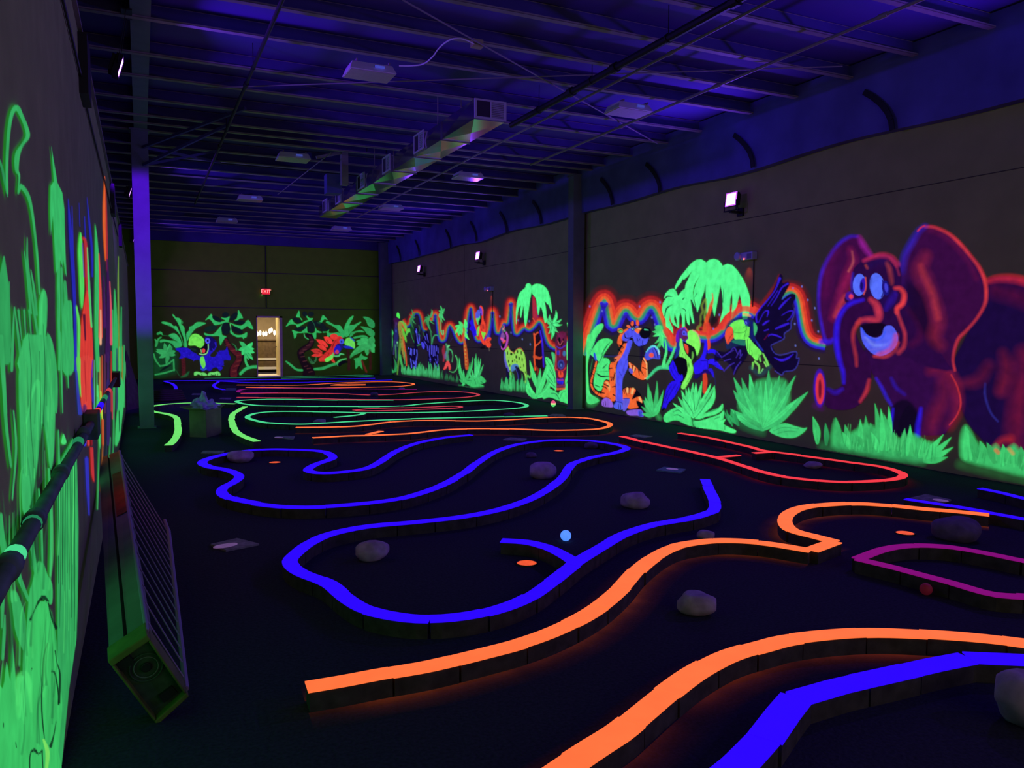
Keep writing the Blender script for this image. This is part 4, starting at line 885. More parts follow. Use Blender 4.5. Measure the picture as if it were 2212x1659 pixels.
# small ear
R_.poly("490,232 532,232 560,285 605,345 560,370 505,420 480,500 462,590 420,660 392,720 384,830 335,832 322,760 306,660 303,560 318,450 355,360 420,270", (60,8,64), 2.6)
R_.line("525,235 480,238 420,278 360,362 322,450 308,560 312,660 330,760 345,820", [10,16,16,16,16,14,12,12,14], (56,30,210), 4, .9); R_.line("535,240 560,290 600,345", [16,30,20], (150,30,150), 6, .85)
R_.line("485,310 500,360 485,420 460,490 435,560 405,640 388,690", [14,30,40,44,40,34,20], (160,26,84), 11, .7); R_.line("495,320 500,380 475,430", [6,10,8], (226,110,100), 3, .6); R_.line("455,570 430,620 400,680", [14,24,16], (222,66,74), 6, .85)
R_.line("400,330 360,430 345,560", 40, (100,12,80), 12, .5); R_.line("325,825 370,825 385,810", [30,26,10], (54,26,220), 4, .9)
# head
R_.poly("498,430 535,385 600,350 660,334 715,345 752,385 770,440 772,510 790,530 797,575 775,640 795,720 803,790 790,850 745,895 680,912 620,905 570,860 545,790 545,740 520,640 455,600 462,560 492,535", (38,6,62), 2.4)
R_.line("560,372 610,352 665,342 712,354 748,392", [10,18,24,26,24], (200,44,96), 5, .85); R_.line("500,440 492,500 496,540", [8,12,8], (46,30,180), 3, .85); R_.line("700,350 740,400 758,450", 10, (196,50,90), 3, .6)
R_.line("572,398 580,412", 12, (170,60,50), 3, .8); R_.line("690,385 705,420 715,480 718,500", [14,22,18,10], (176,60,60), 5, .85); R_.line("600,400 640,370 680,370", 26, (34,14,90), 8, .6)
# cheeks
R_.ell(481,570,24,26,(66,20,150),soft=3); R_.ell(489,572,12,13,(230,60,90),soft=3)
R_.line("735,525 765,528 786,560 778,610 750,635 745,660", [16,22,26,26,24,18], (232,62,66), 4); R_.line("748,660 770,720 790,780 785,850 755,885", [14,16,16,20,24], (196,54,70), 4, .9)
R_.line("730,560 710,600 685,640", [30,34,20], (60,24,200), 5, .8); R_.poly("690,520 730,540 740,600 700,650 650,640 660,560", (26,8,80), 8, .6)
# eyes
R_.ell(535,506,36,62,(86,112,255),4); R_.ell(555,508,18,40,(52,20,180),6); R_.ell(548,512,8,22,(20,8,100)); R_.line("570,465 572,520 560,560", 7, (200,70,80), 2)
R_.ell(635,514,42,74,(86,112,255),-8); R_.ell(683,524,21,42,(26,20,130),-8); R_.ell(686,522,10,26,(64,60,210),-8); R_.line("665,480 672,540 660,575", 7, (30,16,120), 1.6)
R_.line("600,470 590,520 600,560", 12, (30,10,90), 4, .7)
# trunk
R_.poly("560,580 500,595 450,625 415,680 400,760 402,850 418,930 440,1000 445,1050 425,1080 385,1095 350,1085 345,1180 400,1205 470,1205 530,1180 575,1130 598,1050 600,960 570,890 530,820 515,760 530,700 590,650 640,700 650,660 640,610 600,570", (44,6,60), 2.4)
R_.line("555,590 500,605 455,635 422,690 408,760 410,850 425,930 445,1000 448,1055", [14,20,24,26,28,28,24,20,12], (48,22,236), 4, .95)
R_.line("600,590 630,620 645,670 635,700 600,700 560,700 525,720", [24,36,40,36,30,20,14], (214,56,80), 5, .9); R_.line("540,700 505,760 500,820 515,900 520,960", [16,18,16,16,10], (190,52,60), 4, .85)
R_.line("590,1040 575,1100 540,1160", [14,18,10], (206,54,60), 4, .8); R_.line("360,1090 400,1110 440,1090", [8,20,10], (52,26,220), 5, .7)
R_.ell(313,1085,34,108,(60,20,170),soft=4); R_.ell(315,1088,25,88,(216,50,66),soft=3); R_.ell(315,1090,9,54,(110,12,40),soft=3); R_.line("290,1180 320,1195", 20, (80,14,110), 8, .6)
# mouth and tusk
R_.poly("545,735 600,720 660,720 690,740 660,780 620,800 570,780", (14,3,26), 4)
R_.poly("543,742 560,768 590,792 630,803 662,785 672,750 690,735 720,738 745,775 752,815 735,858 700,888 650,905 600,885 560,838 545,790", (84,96,248), 2)
R_.line("740,790 730,840 695,878 640,895", [22,30,28,12], (206,60,100), 5, .85); R_.line("570,800 620,845 690,840", [8,16,8], (130,150,255), 4, .7); R_.line("600,870 660,860 710,820", [6,12,8], (120,110,240), 3, .7); R_.line("548,750 575,790 620,815 660,805 680,770", 9, (60,90,255), 2.5, .9)
R_.line("752,830 730,880 680,910 620,905", 12, (210,60,60), 4, .8)
# grass under elephant
R_.sf = 1.0; R_.mott = 0.0
R_.fig('painted_elephant_grass', 'band of bright green grass around the elephant feet')
Ge=(62,198,108)
R_.blade((300,1390),(275,1245),40,Ge,.1); R_.blade((350,1400),(345,1280),30,G4,.05)
R_.poly("400,1260 420,1350 500,1330 560,1290 620,1300 700,1330 760,1370 830,1340 900,1380 960,1400 1000,1470 900,1500 700,1480 500,1440 380,1410", (58,188,104), 10, .95)
for bx,by,tx,ty in ((420,1400,403,1250),(470,1410,455,1290),(530,1420,540,1260),(560,1420,570,1240),(600,1420,598,1280),(640,1430,622,1170),(660,1430,655,1200),(690,1430,700,1190),(705,1420,672,1230),(740,1440,725,1330),(760,1440,790,1310),(800,1460,820,1290),(830,1460,835,1350),(870,1470,905,1370),(880,1470,1005,1345),(900,1480,1050,1360),(900,1490,1060,1415),(900,1495,1030,1470),(590,1440,500,1340),(480,1420,440,1330),(640,1440,600,1330)):
    R_.blade((bx,by),(tx,ty),34,Ge,.08,vein=False)
for _ in range(70):
    x = R_.rng.uniform(400,960); y = 1400+(x-400)*0.14+R_.rng.uniform(-30,20)
    R_.line([(x,y),(x+R_.rng.uniform(-14,20),y-R_.rng.uniform(50,110))],[7,2],(40,150,80) if R_.rng.rand()<.5 else (84,226,128),1.6,.5)
R_.line("330,1410 500,1450 700,1480 880,1500", 50, (40,110,66), 14, .55)
R_.poly("1100,1420 1105,1340 1130,1295 1160,1330 1200,1400 1260,1430 1300,1400 1340,1440 1400,1400 1457,1440 1700,1480 1760,1600 1457,1580 1300,1540 1180,1510 1110,1480", (60,192,106), 10, .97)
for bx,by,tx,ty in ((1130,1480,1130,1300),(1160,1480,1140,1310),(1190,1490,1150,1330),(1240,1490,1210,1380),(1290,1500,1250,1390),(1340,1510,1340,1400),(1390,1520,1360,1420),(1440,1530,1440,1410),(1500,1530,1510,1420),(1560,1540,1550,1430),(1620,1550,1630,1440)): R_.blade((bx,by),(tx,ty),44,Ge,.08,vein=False)
for _ in range(60):
    x = R_.rng.uniform(1110,1750); y = 1480+(x-1110)*0.16+R_.rng.uniform(-30,10)
    R_.line([(x,y),(x+R_.rng.uniform(-14,20),y-R_.rng.uniform(40,90))],[7,2],(40,150,80) if R_.rng.rand()<.5 else (84,226,128),1.8,.5)
R_.line("1100,1510 1300,1560 1457,1600 1760,1670", 46, (44,100,56), 14, .5)
R_.line("1300,1432 1312,1445", 22, (232,90,60), 4, .6); R_.line("1375,1425 1395,1450", 20, (214,150,80), 5, .6)
# ======== back wall
B_ = Mural(325, 664, 818, 822, 0.9, 0.9)
B_.k = 0.92
B_.t(325,665,9.617)
DG=(10,24,20)
B_.fig('painted_leaf_cluster', 'tangled green leaves in the far left corner of the end wall')
B_.poly("60,1400 90,850 200,700 420,740 530,900 540,1300 400,1380", (18,70,40), 14, .7)
B_.fan((360,930), [(290,730),(400,750),(450,800),(120,860),(110,900),(180,1040),(320,1180),(520,900),(520,980)], 90, (52,168,92), .12)
for a in ("70,960 110,1090 200,1210","200,1210 340,1180 480,1080","480,1080 490,1300","100,1390 300,1350 500,1290","110,800 120,700 100,660","130,780 160,660 220,610"): B_.line(a,[26,34,24] if a.count(' ')==2 else 30,(48,160,86),1.8,.9)
B_.line("200,1320 300,1250 420,1190", [10,50,14], DG, 2)
B_.fig('painted_banana_fronds', 'fan of green banana fronds behind the blue parrot')
B_.poly("640,800 520,830 440,740 300,700 210,720 195,680 260,655 400,680 520,690 600,740", (50,172,94), 1.4)
B_.poly("640,790 560,700 470,650 380,570 500,530 600,620 660,760", (52,178,98), 1.3); B_.line("150,540 210,520 250,560", [40,50,10], (46,160,88), 1.4); B_.line("250,570 400,590 480,650", 10, (30,110,60), 1.6, .7)
B_.poly("690,800 640,640 560,500 430,400 330,350 230,315 270,285 420,320 480,380 540,380 590,480 650,640", (52,180,98), 1.3)
B_.poly("700,805 690,640 640,500 590,350 520,240 455,150 480,140 530,200 590,210 640,270 640,340 700,400 710,500 740,640 765,800", (52,182,98), 1.3)
B_.poly("640,240 680,300 665,340", (40,130,70), 1.2)
B_.poly("760,690 745,540 800,470 810,400 880,370 960,300 1080,300 1155,320 1060,370 940,430 860,520 800,620", (52,180,98), 1.3)
B_.line("660,800 620,600 520,460 380,360", 7, DG, 1.3, .9); B_.line("700,800 690,650 600,450 520,280", 7, DG, 1.3, .9); B_.line("765,780 740,600 735,500 790,400", 8, DG, 1.3, .9)
B_.fig('painted_star_palm', 'star shaped green palm crown with dark coconuts')
B_.poly("1140,260 1200,190 1255,130 1280,150 1300,230 1400,290 1560,270 1500,230 1470,200 1540,210 1640,175 1630,250 1620,290 1740,340 1880,370 1960,310 2030,250 2090,330 2135,440 2060,420 2010,380 1900,450 1800,410 1700,350 1650,310 1600,300 1480,330 1340,360 1290,300 1220,230", (50,184,98), 1.3)
B_.poly("1120,520 1200,545 1300,545 1380,480 1500,340 1480,440 1490,560 1580,600 1500,690 1455,780 1430,660 1430,590 1300,585 1200,580 1125,560", (50,184,98), 1.3); B_.poly("1650,330 1670,420 1700,500 1780,560 1900,560 2005,510 1995,610 1950,620 1930,650 1900,610 1800,610 1740,580 1660,520 1655,420", (50,184,98), 1.3)
B_.poly("1740,270 1800,210 1820,70 1840,60 1920,210 1860,220 1790,280", (50,184,98), 1.3)
B_.ell(1565,430,95,130,DG); B_.ell(1560,150,70,60,DG,alpha=.9); B_.ell(1730,180,110,50,DG,-45,alpha=.9); B_.ell(1380,230,110,45,DG,30,alpha=.9); B_.ell(1850,300,120,40,DG,5,alpha=.9); B_.ell(1800,460,130,55,DG,25,alpha=.9); B_.ell(1250,430,140,60,(14,40,26),-15,alpha=.9)
B_.line("1655,330 1668,420", 10, (110,220,130), 1.2)
B_.fig('painted_curved_trunk', 'curved dark red palm trunk right of the blue parrot')
B_.line("1570,660 1600,740 1660,830 1760,920 1850,990 1840,1090 1790,1180 1740,1280 1730,1400", [80,90,110,130,150,140,150,180,200], (18,6,6), 2)
B_.line("1570,670 1600,740 1660,830 1760,920 1840,990 1830,1090 1780,1180 1730,1280 1730,1390", [60,70,80,100,120,110,120,140,150], (84,24,22), 2.5, .9)
for i,(x,y) in enumerate(((1575,700),(1610,770),(1660,830),(1710,880),(1780,930),(1840,980),(1850,1040),(1840,1100),(1810,1150),(1790,1200),(1760,1250),(1740,1310),(1730,1370))): B_.line([(x-45,y+12),(x+45,y-6)],12,(130,52,44) if i%2 else (30,8,8),1.5,.7)
B_.line("680,1070 690,1200 690,1390", [80,80,76], (80,26,24), 2, .9)
for y in range(1090,1390,34): B_.line([(650,y+10),(725,y-12)],9,(26,8,8),1.4,.7)
B_.fig('painted_small_palm_tree', 'small light green palm beside the doorway')
for tip in ((1850,700),(1830,880),(2120,720),(2150,850),(2130,1080),(1900,980),(2160,930),(2040,1080)): B_.blade((1990,850),tip,90,(60,206,114),.1,vein=False)
B_.ell(1995,870,70,70,(60,206,114),soft=2); B_.line("1970,970 1980,1120 2030,1220", 44, (56,190,106), 1.6); B_.line("1870,1370 1980,1270 2100,1230 2200,1225", [50,60,56,60], (52,180,100), 2)
for a in ("1990,960 2060,1080","2020,930 2110,1020"): B_.line(a,7,DG,1.2,.8)
B_.fig('painted_blue_parrot', 'blue parrot with spread wings and a fat lime beak on the end wall')
B_.poly("525,840 640,830 760,830 860,890 960,960 1010,1000 1120,1000 1180,960 1200,900 1180,760 1140,700 1140,620 1230,600 1350,680 1380,780 1330,880 1250,960 1250,1010 1330,1020 1390,950 1440,890 1550,880 1590,800 1610,880 1640,980 1665,1030 1650,1090 1560,1080 1500,1120 1520,1180 1480,1210 1500,1250 1440,1310 1380,1240 1300,1250 1240,1310 1150,1290 1100,1310 1050,1290 1030,1150 1010,1080 900,1090 800,1050 720,1030 600,1060 630,980 600,920 540,880", (32,20,190), 1.5)
B_.poly("1150,620 1260,600 1350,680 1360,780 1300,880 1230,880 1180,760", (12,10,70), 2, .9)
for _ in range(70):
    x = B_.rng.uniform(620,1600); y = B_.rng.uniform(880,1250)
    if 950 < x < 1250 and y < 1000: continue
    i = int((325+x/9.617-325)/0.9); j = int((665+y/9.617-664)/0.9)
    if B_.O[min(j,B_.ny-1), min(i,B_.nx-1)] == B_.cf: B_.line([(x,y),(x+B_.rng.uniform(-30,30),y+B_.rng.uniform(-30,30))],12,(54,36,240) if B_.rng.rand()<.6 else (14,8,120),1.6,.6)
B_.poly("800,700 815,620 870,555 950,540 1050,590 1110,660 1110,760 1080,830 1000,820 930,780 800,780", (118,238,84), 1.4); B_.line("840,650 900,600 980,610 1040,660", 14, (80,200,80), 2, .6)
B_.ell(920,870,90,60,(14,26,16),15); B_.line("840,850 930,870", 30, (24,60,30), 3, .7)
B_.poly("1080,800 1190,740 1190,880 1150,950 1060,940 1040,870", BK, 1.4); B_.ell(1105,890,34,46,(226,66,66)); B_.line("1050,870 1060,930", 16, (150,200,130), 1.3); B_.line("1200,760 1200,860 1170,940 1100,970 1020,955", [20,18,20,22,16], (150,224,150), 1.4)
B_.ell(1190,685,52,58,(86,90,246)); B_.ell(1190,685,22,22,(10,8,60)); B_.line("1340,720 1365,810", 14, (50,34,220), 1.5); B_.line("1290,850 1310,890", 14, (50,34,220), 1.5)
B_.poly("1040,1030 1100,1010 1125,1080 1145,1180 1110,1260 1070,1230 1035,1130", (110,230,88), 1.4); B_.line("1060,1270 1110,1290 1150,1260", 30, (40,90,190), 2)
B_.poly("905,1360 930,1330 1000,1330 1050,1350 1100,1345 1160,1370 1165,1410 1050,1400 1000,1380 920,1410", (110,220,110), 1.4); B_.poly("1195,1380 1230,1345 1320,1340 1390,1320 1440,1350 1450,1400 1380,1405 1300,1390 1200,1410", (110,220,110), 1.4)
for a in ("980,1380 1010,1410","1060,1380 1080,1410","1260,1380 1290,1410","1340,1370 1350,1405","1395,1370 1400,1405"): B_.line(a,10,BK)
B_.fig('painted_leaf_cluster'); B_.line("640,1440 740,1400 800,1330", [20,50,20], (30,100,60), 3, .7); B_.line("530,1290 600,1410", 12, (30,90,54), 2, .6)
B_.fig('painted_vine'); B_.line("1700,740 1760,790 1790,870", [10,14,40], (40,130,74), 1.5,.8)
# right of door
B_.t(545,665,8.193)
B_.fig('painted_star_palm', 'star shaped green palm crown with dark coconuts')
B_.fig('painted_star_palm_by_door', 'star shaped green palm crown right of the doorway')
B_.poly("595,335 620,290 690,200 730,250 790,290 870,270 940,230 990,210 940,140 960,130 1010,180 1075,185 1040,225 960,250 880,300 800,345 770,300 690,290 640,310", (50,184,98), 1.3)
B_.poly("705,395 760,410 850,430 900,400 965,330 970,400 1000,450 1100,440 1115,350 1150,400 1230,430 1190,445 1135,440 1130,520 1110,555 1075,520 1060,460 960,440 870,445 790,450 780,500 745,545 730,470", (50,184,98), 1.3)
B_.poly("775,160 800,100 825,50 840,90 845,160 885,210 870,220 840,170", (50,184,98), 1.3); B_.poly("1140,260 1200,240 1220,190 1250,130 1300,170 1330,215 1280,200 1240,240 1200,285", (50,184,98), 1.3)
B_.poly("1250,420 1320,420 1360,385 1355,440 1440,445 1520,435 1580,480 1600,530 1480,490 1400,480 1330,520 1320,440 1260,440", (46,168,92), 1.3)
B_.line("915,460 935,520 990,555", 16, (60,170,100), 1.3)
for e in ((1042,335,70,105,0),(790,220,80,36,25),(1190,300,120,50,20),(850,370,110,30,-10),(1040,110,50,40,0),(930,110,50,40,60),(1280,380,90,30,-10)): B_.ell(*e[:4],(14,26,28),e[4],alpha=.9)
B_.line("1060,230 1100,300 1110,350", 8, (40,120,80), 1.2,.8)
B_.fig('painted_end_wall_fronds', 'spreading green fronds behind the red parrot')
B_.poly("1305,245 1350,240 1450,300 1550,310 1600,380 1640,450 1620,530 1560,460 1500,380 1420,320 1320,270", (48,174,94), 1.3)
B_.poly("1640,500 1630,350 1680,240 1720,180 1790,135 1770,200 1720,290 1700,400 1690,500", (50,178,96), 1.3); B_.poly("1690,510 1700,420 1720,310 1800,300 1900,250 1925,260 1850,320 1800,380 1740,440", (48,170,92), 1.3)
B_.poly("1720,510 1750,440 1840,410 1920,395 1990,430 1900,430 1820,440 1760,500", (46,162,88), 1.3); B_.poly("1790,520 1900,490 2000,490 2060,540 1940,520 1810,545", (46,162,88), 1.3)
B_.poly("1960,160 2060,170 2150,240 2165,330 2120,355 2050,310 2010,220", (44,150,84), 1.4); B_.poly("1915,330 2000,340 2100,370 2165,440 2140,510 2040,470 1980,390", (46,156,86), 1.4)
for tip in ((1840,590),(1850,640),(1720,870),(1920,540),(2150,540),(2160,790),(2030,840),(2170,680),(2130,500)): B_.blade((2070,640),tip,110,(54,172,94),.08,vein=False)
B_.poly("1930,810 1960,850 2040,880 2000,920 1930,920 1950,1090 1890,1020 1830,1080 1820,950 1800,900 1880,880", (46,160,86), 1.4)
B_.line("1730,880 1800,820 1900,760", [30,36,40], (46,150,82), 2, .9)
B_.line("1690,760 1710,900 1710,1090", 50, (50,20,22), 3, .8); B_.line("2080,760 2090,900 2090,1080", 44, (54,22,22), 3, .8); B_.line("1940,940 1980,1040 2020,1130", 34, (100,34,28), 2, .8)
B_.fig('painted_brown_trunk', 'bent dark brown palm trunk left of the red parrot')
B_.line("970,480 1040,520 1050,600 1000,680 900,740 850,800 880,900 930,1000 990,1090 1000,1160", [50,80,90,110,110,110,110,130,180,220], (20,8,10), 2)
B_.line("1010,500 1050,560 1045,620 990,690 890,750 850,800", [20,50,56,60,60,50], (52,20,26), 2.4, .9)
for x,y in ((1050,590),(990,660),(930,740),(870,790),(890,860),(930,940),(950,1030),(1000,1070),(1030,1130)): B_.line([(x-30,y+8),(x+30,y-4)],12,(100,50,54),1.8,.7)
B_.fig('painted_ground_line'); B_.line("600,950 680,1010 780,1090 880,1105", [24,34,34,36], (48,164,92), 1.8); B_.line("1105,1085 1250,1070 1380,1020 1500,985", [40,50,44,40], (46,158,88), 1.8)
B_.line("1490,980 1560,930 1660,900", [26,34,20], (70,180,100), 1.5); B_.line("1500,1000 1520,1020", 20, (50,150,90), 1.4); B_.line("1540,1010 1600,960 1680,960", [50,60,20], BK, 2)
B_.fig('painted_red_parrot', 'red parrot with fanned feathers and a lime green beak on the end wall')
B_.line("1540,560 1480,640 1420,760 1330,860 1210,920", [120,130,130,150,60], (208,44,40), 2)
for b,tip,w_ in (((1320,680),(1130,560),74),((1300,740),(1150,660),64),((1220,790),(1040,750),74),((1230,830),(1045,850),60),((1400,620),(1270,515),84),((1390,530),(1480,490),60),((1250,900),(1180,930),60),((1400,500),(1520,520),90)): B_.blade(b,tip,w_*1.2,(224,56,48),.06,vein=False)
B_.line("1400,900 1450,960", [60,30], (210,60,44), 1.6)
for a in ("1310,760 1240,790 1300,830","1380,700 1400,640","1360,800 1330,870","1410,740 1430,660 1470,580","1140,760 1200,780","1060,800 1180,815","1280,680 1240,640","1350,620 1320,570","1340,720 1300,740"): B_.line(a,[7,10,5] if a.count(' ')==2 else 8,(40,8,12),1.2,.9)
B_.ell(1540,690,70,60,(26,22,110),soft=2); B_.ell(1505,740,60,80,(30,22,190),20,soft=1.6); B_.ell(1500,780,32,34,(206,60,84),soft=1.6)
B_.poly("1610,680 1700,670 1790,690 1800,720 1700,720 1640,710", (30,40,190), 1.6); B_.poly("1630,620 1660,550 1720,525 1780,560 1815,640 1805,720 1740,680 1660,660", (108,222,92), 1.5); B_.line("1740,530 1800,580", 24, (40,90,200), 1.8, .8)
B_.ell(1583,595,40,46,(62,84,220)); B_.ell(1580,600,15,16,(12,14,70))
B_.poly("1290,900 1360,860 1420,820 1430,880 1380,930 1310,960 1285,930", (112,232,90), 1.4); B_.line("1430,800 1450,850 1530,850 1560,815 1620,825", [16,20,26,26,16], (84,190,120), 1.5)
B_.fig('painted_feather_tips'); B_.line("1000,880 1060,970 1120,930 1130,870", [30,50,30,14], (50,110,66), 1.6, .9)
for a in ("1020,900 1030,940","1050,910 1055,960","1080,930 1095,960"): B_.line(a,12,BK)

# ======== left partition
L_ = Mural(-46, 216, 282, 1700, 1.0, 3.2)
L_.t(0,0,1); L_.k = 0.80
def Q(ox,oy,s,txt): return [(ox+float(a.split(',')[0])/s, oy+float(a.split(',')[1])/s) for a in txt.split()]
U = lambda t: Q(0,200,2.767,t)
D = lambda t: Q(0,750,1.826,t)
N = lambda t: Q(0,1100,2.968,t)
Z = lambda t: Q(130,780,9.217,t)
LG=(66,214,112); LH=(78,240,130)
L_.fig('painted_dinosaur_outline', 'thin green outline of a long-necked animal high on the left wall')
L_.line(U("-60,300 0,430 20,520 40,620"), [5,5,5,2], (46,160,90), 1.6)
L_.line(U("38,600 35,450 45,250 65,130 95,90 125,140 150,200 162,260 130,310 100,370 95,460 110,500 103,600 120,560 160,610 185,700 205,850 220,1000 232,1200"), [4,6,7,8,11,8,8,9,6,11,8,4,3,9,8,6,5,5,4], (58,190,104), 1.8)
L_.fig('painted_reeds', 'bright green reeds and tall grass on the left wall')
L_.line(U("-20,1500 10,1200 18,980"), [60,30,3], (52,176,96), 2); L_.line(U("30,1600 40,1300 50,1130"), [20,10,2], (52,176,96), 2)
L_.line(U("-60,1300 -20,1200 -40,1100"), [50,30,3], (52,176,96), 2)
for a in ("230,1500 190,1250 160,1020 158,870","180,1320 160,1100 140,950","215,1330 200,1180 180,1060","80,1280 70,1500 65,1659","82,1285 110,1500 130,1659","105,1300 125,1480","140,1300 150,1480","170,1300 185,1500","345,1000 345,1300 350,1659","365,1050 370,1300 378,1659","385,1130 395,1250 410,1659","335,1010 345,1040"): 
    p = U(a); L_.line(p, [5]*(len(p)-1)+[2] if a[0]!='8' else [2]+[6]*(len(p)-1), (56,186,104), 1.6, .95)
L_.fig('painted_hanging_frond', 'long drooping bright green frond hanging down the left wall')
L_.poly(U("303,320 340,540 370,600 382,700 388,950 395,1100 388,1080 375,1000 370,1040 358,1000 350,1040 330,1080 322,900 312,740 300,850 296,700 298,560 318,530"), (60,204,112), 1.4, smooth=False)
L_.poly(U("375,1130 400,1240 425,1250 432,1400 440,1659 370,1659 368,1350 380,1250"), (58,194,106), 1.5)
L_.line(U("350,1000 352,1300 350,1659"), 4, (60,200,110), 1.4)
L_.fig('painted_big_leaves', 'large rounded green leaf shapes low on the left wall')
L_.poly(U("110,1659 125,1520 160,1440 200,1480 215,1540 225,1450 230,1250 255,1175 278,1230 275,1400 262,1500 275,1470 300,1540 320,1659"), (62,204,110), 2)
L_.line(U("250,1200 240,1400 235,1560"), 5, LH, 3, .6); L_.line(U("130,1560 165,1460 195,1540"), 4, LH, 2, .6)
L_.poly(D("70,120 85,20 95,-40 190,-40 205,60 215,200 210,420 195,480 180,360 165,300 150,420 130,560 110,640 85,640 78,400"), (62,200,110), 3)
L_.poly(D("180,-40 205,-20 225,120 222,260 205,200"), (58,190,104), 2); L_.line(D("100,300 125,180 150,140 160,300"), [3,6,8,4], LH, 3, .7)
for a,w_ in (("10,120 20,300 40,470",[8,7,5]),("0,-40 8,100 20,260",[10,10,5]),("45,600 60,400 50,250",[3,5,3]),("235,-60 240,100 245,260",[3,4,2]),("228,330 232,500 235,700",[3,5,4]),("250,-60 262,40 268,160",[5,4,2]),("272,-60 278,60",[4,3]),("190,480 200,700 195,900",[5,6,4]),("150,560 160,700 165,860",[4,5,4]),("110,640 120,760 140,900 150,1000",[8,9,8,4]),("-40,560 -10,700 20,860",[10,12,8]),("0,660 10,760 40,840",[6,8,4]),("60,820 70,900 110,1000",[4,10,6])): L_.line(D(a), w_, (60,196,108), 1.5, .95)
# dense column of stripes ending at a straight edge
L_.poly(D("222,480 240,440 262,400 285,360 300,390 308,700 305,1000 300,1150 270,1350 240,1659 200,1659 225,1200 222,800"), (54,182,98), 1.5, smooth=False)
for i in range(16):
    x = 228+i*4.6+L_.rng.uniform(-1,1); y0 = 470-(x-225)*0.9+L_.rng.uniform(-10,30); y1 = L_.rng.uniform(800,1250)
    L_.line([(x/1.826,750+y0/1.826),((x+L_.rng.uniform(-3,3))/1.826,750+(y0+y1)/3.6),((x-2+L_.rng.uniform(-3,3))/1.826,750+y1/1.826)], [1,L_.rng.uniform(.8,2.4),1], [(14,50,30),(90,250,130),(24,90,50),(70,220,116)][i%4], 1.0, .9)
L_.poly(Z("10,1640 20,1560 50,1450 90,1520 110,1640"), (80,246,130), 1.3)
# lower left foreground leaves
L_.poly(N("-140,1700 -140,1150 -60,1050 10,1150 35,980 60,1100 75,870 100,1150 105,1080 150,1060 140,1000 165,830 190,690 230,610 270,590 310,620 350,780 370,1000 385,1150 395,1250 385,1400 370,1550 350,1700"), (64,214,108), 2)
L_.poly(N("150,1000 180,560 200,480 230,350 262,340 280,360 300,420 330,480 330,600 300,600 250,570 215,640 185,710"), (62,206,108), 2)
L_.poly(N("60,540 95,525 130,600 160,720 150,900 120,860 90,770 75,650"), (58,190,102), 2); L_.line(N("-100,450 0,440 10,600 5,760"), [20,10,8,4], (56,184,100), 2); L_.line(N("10,960 20,800 25,680"), [6,7,3], (56,184,100), 2)
L_.line(N("110,1250 110,1110 150,1060 180,1120 195,1300"), [8,14,16,12,4], (92,255,130), 4, .6); L_.poly(N("95,1220 150,1160 140,1250 110,1350"), (84,244,122), 6, .6)
for a,w_ in (("250,580 275,565 305,590",[4,9,4]),("305,600 325,690 355,760",[2,4,7]),("245,590 215,650 190,710",[5,2,6]),("300,860 275,960 262,1200 268,1360 285,1500",[3,3,3,3,2]),("350,910 360,980 380,1060 375,1240",[3,2,4,5]),("330,1040 350,1060 370,1180 372,1250",[5,4,3,4]),("355,1360 340,1450 320,1520",[2,3,7]),("190,1560 215,1545 240,1570 265,1550",[2,7,3,4]),("185,1700 185,1600 195,1550",[3,3,2]),("265,1550 272,1700",[3,2]),("95,1500 99,1530",[2,2]),("15,1370 15,1400",[2,2]),("195,1030 202,1018",[2,2])): L_.line(N(a), [v*1.0 for v in w_], (8,30,18), 1.4, .92)
L_.poly(N("280,1500 300,1200 330,1070 355,1150 360,1300 340,1430 310,1510"), (60,200,102), 2, .7); L_.line(N("300,870 280,1000 275,1200"), [10,8,4], (84,244,122), 4, .5)
L_.line(N("275,1480 300,1560 290,1700"), [5,9,6], (140,255,110), 2, .9)
for i in range(46):
    y = L_.rng.uniform(1120,1640); f = (y-1120)/520; x = L_.rng.uniform(-30, 60+60*f+ (1-f)*40)
    L_.line([(x,y),(x+L_.rng.uniform(-6,8),y-L_.rng.uniform(40,120)),(x+L_.rng.uniform(-10,14),y-L_.rng.uniform(130,220))],[L_.rng.uniform(1.5,6),L_.rng.uniform(2,5),.6],[(38,140,72),(84,246,128),(30,110,60)][i%3],2.4,.5)
for i in range(26):
    y = L_.rng.uniform(860,1060); x = L_.rng.uniform(48,112)
    L_.line([(x,y),(x+L_.rng.uniform(-4,4),y-L_.rng.uniform(50,130))],[L_.rng.uniform(1,3.5),.6],[(34,130,68),(84,240,126)][i%2],2.2,.5)
for a in ("60,720 66,800 64,900 72,1010","92,700 96,800 92,920","84,760 86,900 80,1040"): L_.line([tuple(map(float,q.split(','))) for q in a.split()],[1,2,2,1][:a.count(' ')+1],(14,60,34),1.8,.75)
# colourful far part
L_.fig('painted_blue_streaks', 'tall blue painted streaks on the left wall')
for a,w_ in (("405,640 415,800 430,1000 445,1300 450,1659",[2,8,10,8,8]),("428,680 432,900 440,1200",[2,5,4]),("518,630 530,760 548,950 550,1100",[1,5,6,4]),("503,740 510,900 520,1100",[2,4,3]),("470,660 475,800",[1,2])): L_.line(U(a), [v*.8 for v in w_], (42,44,200), 1.6, .9)
L_.line(Z("300,0 320,300 350,700 390,1040"), [5,5,6,9], (56,66,190), 1.5, .9); L_.line(Z("490,1500 480,1659"), 7, (60,60,240), 1.2); L_.line(D("340,440 345,560 350,660"), [8,7,3], (56,56,210), 2, .9)
L_.fig('painted_lime_parrot_beak', 'lime and red bird painted on the left wall, squeezed by the steep view')
L_.poly(U("475,845 488,870 500,1100 500,1200 490,1290 480,1260 472,1100 466,950"), (88,240,104), 1.3)
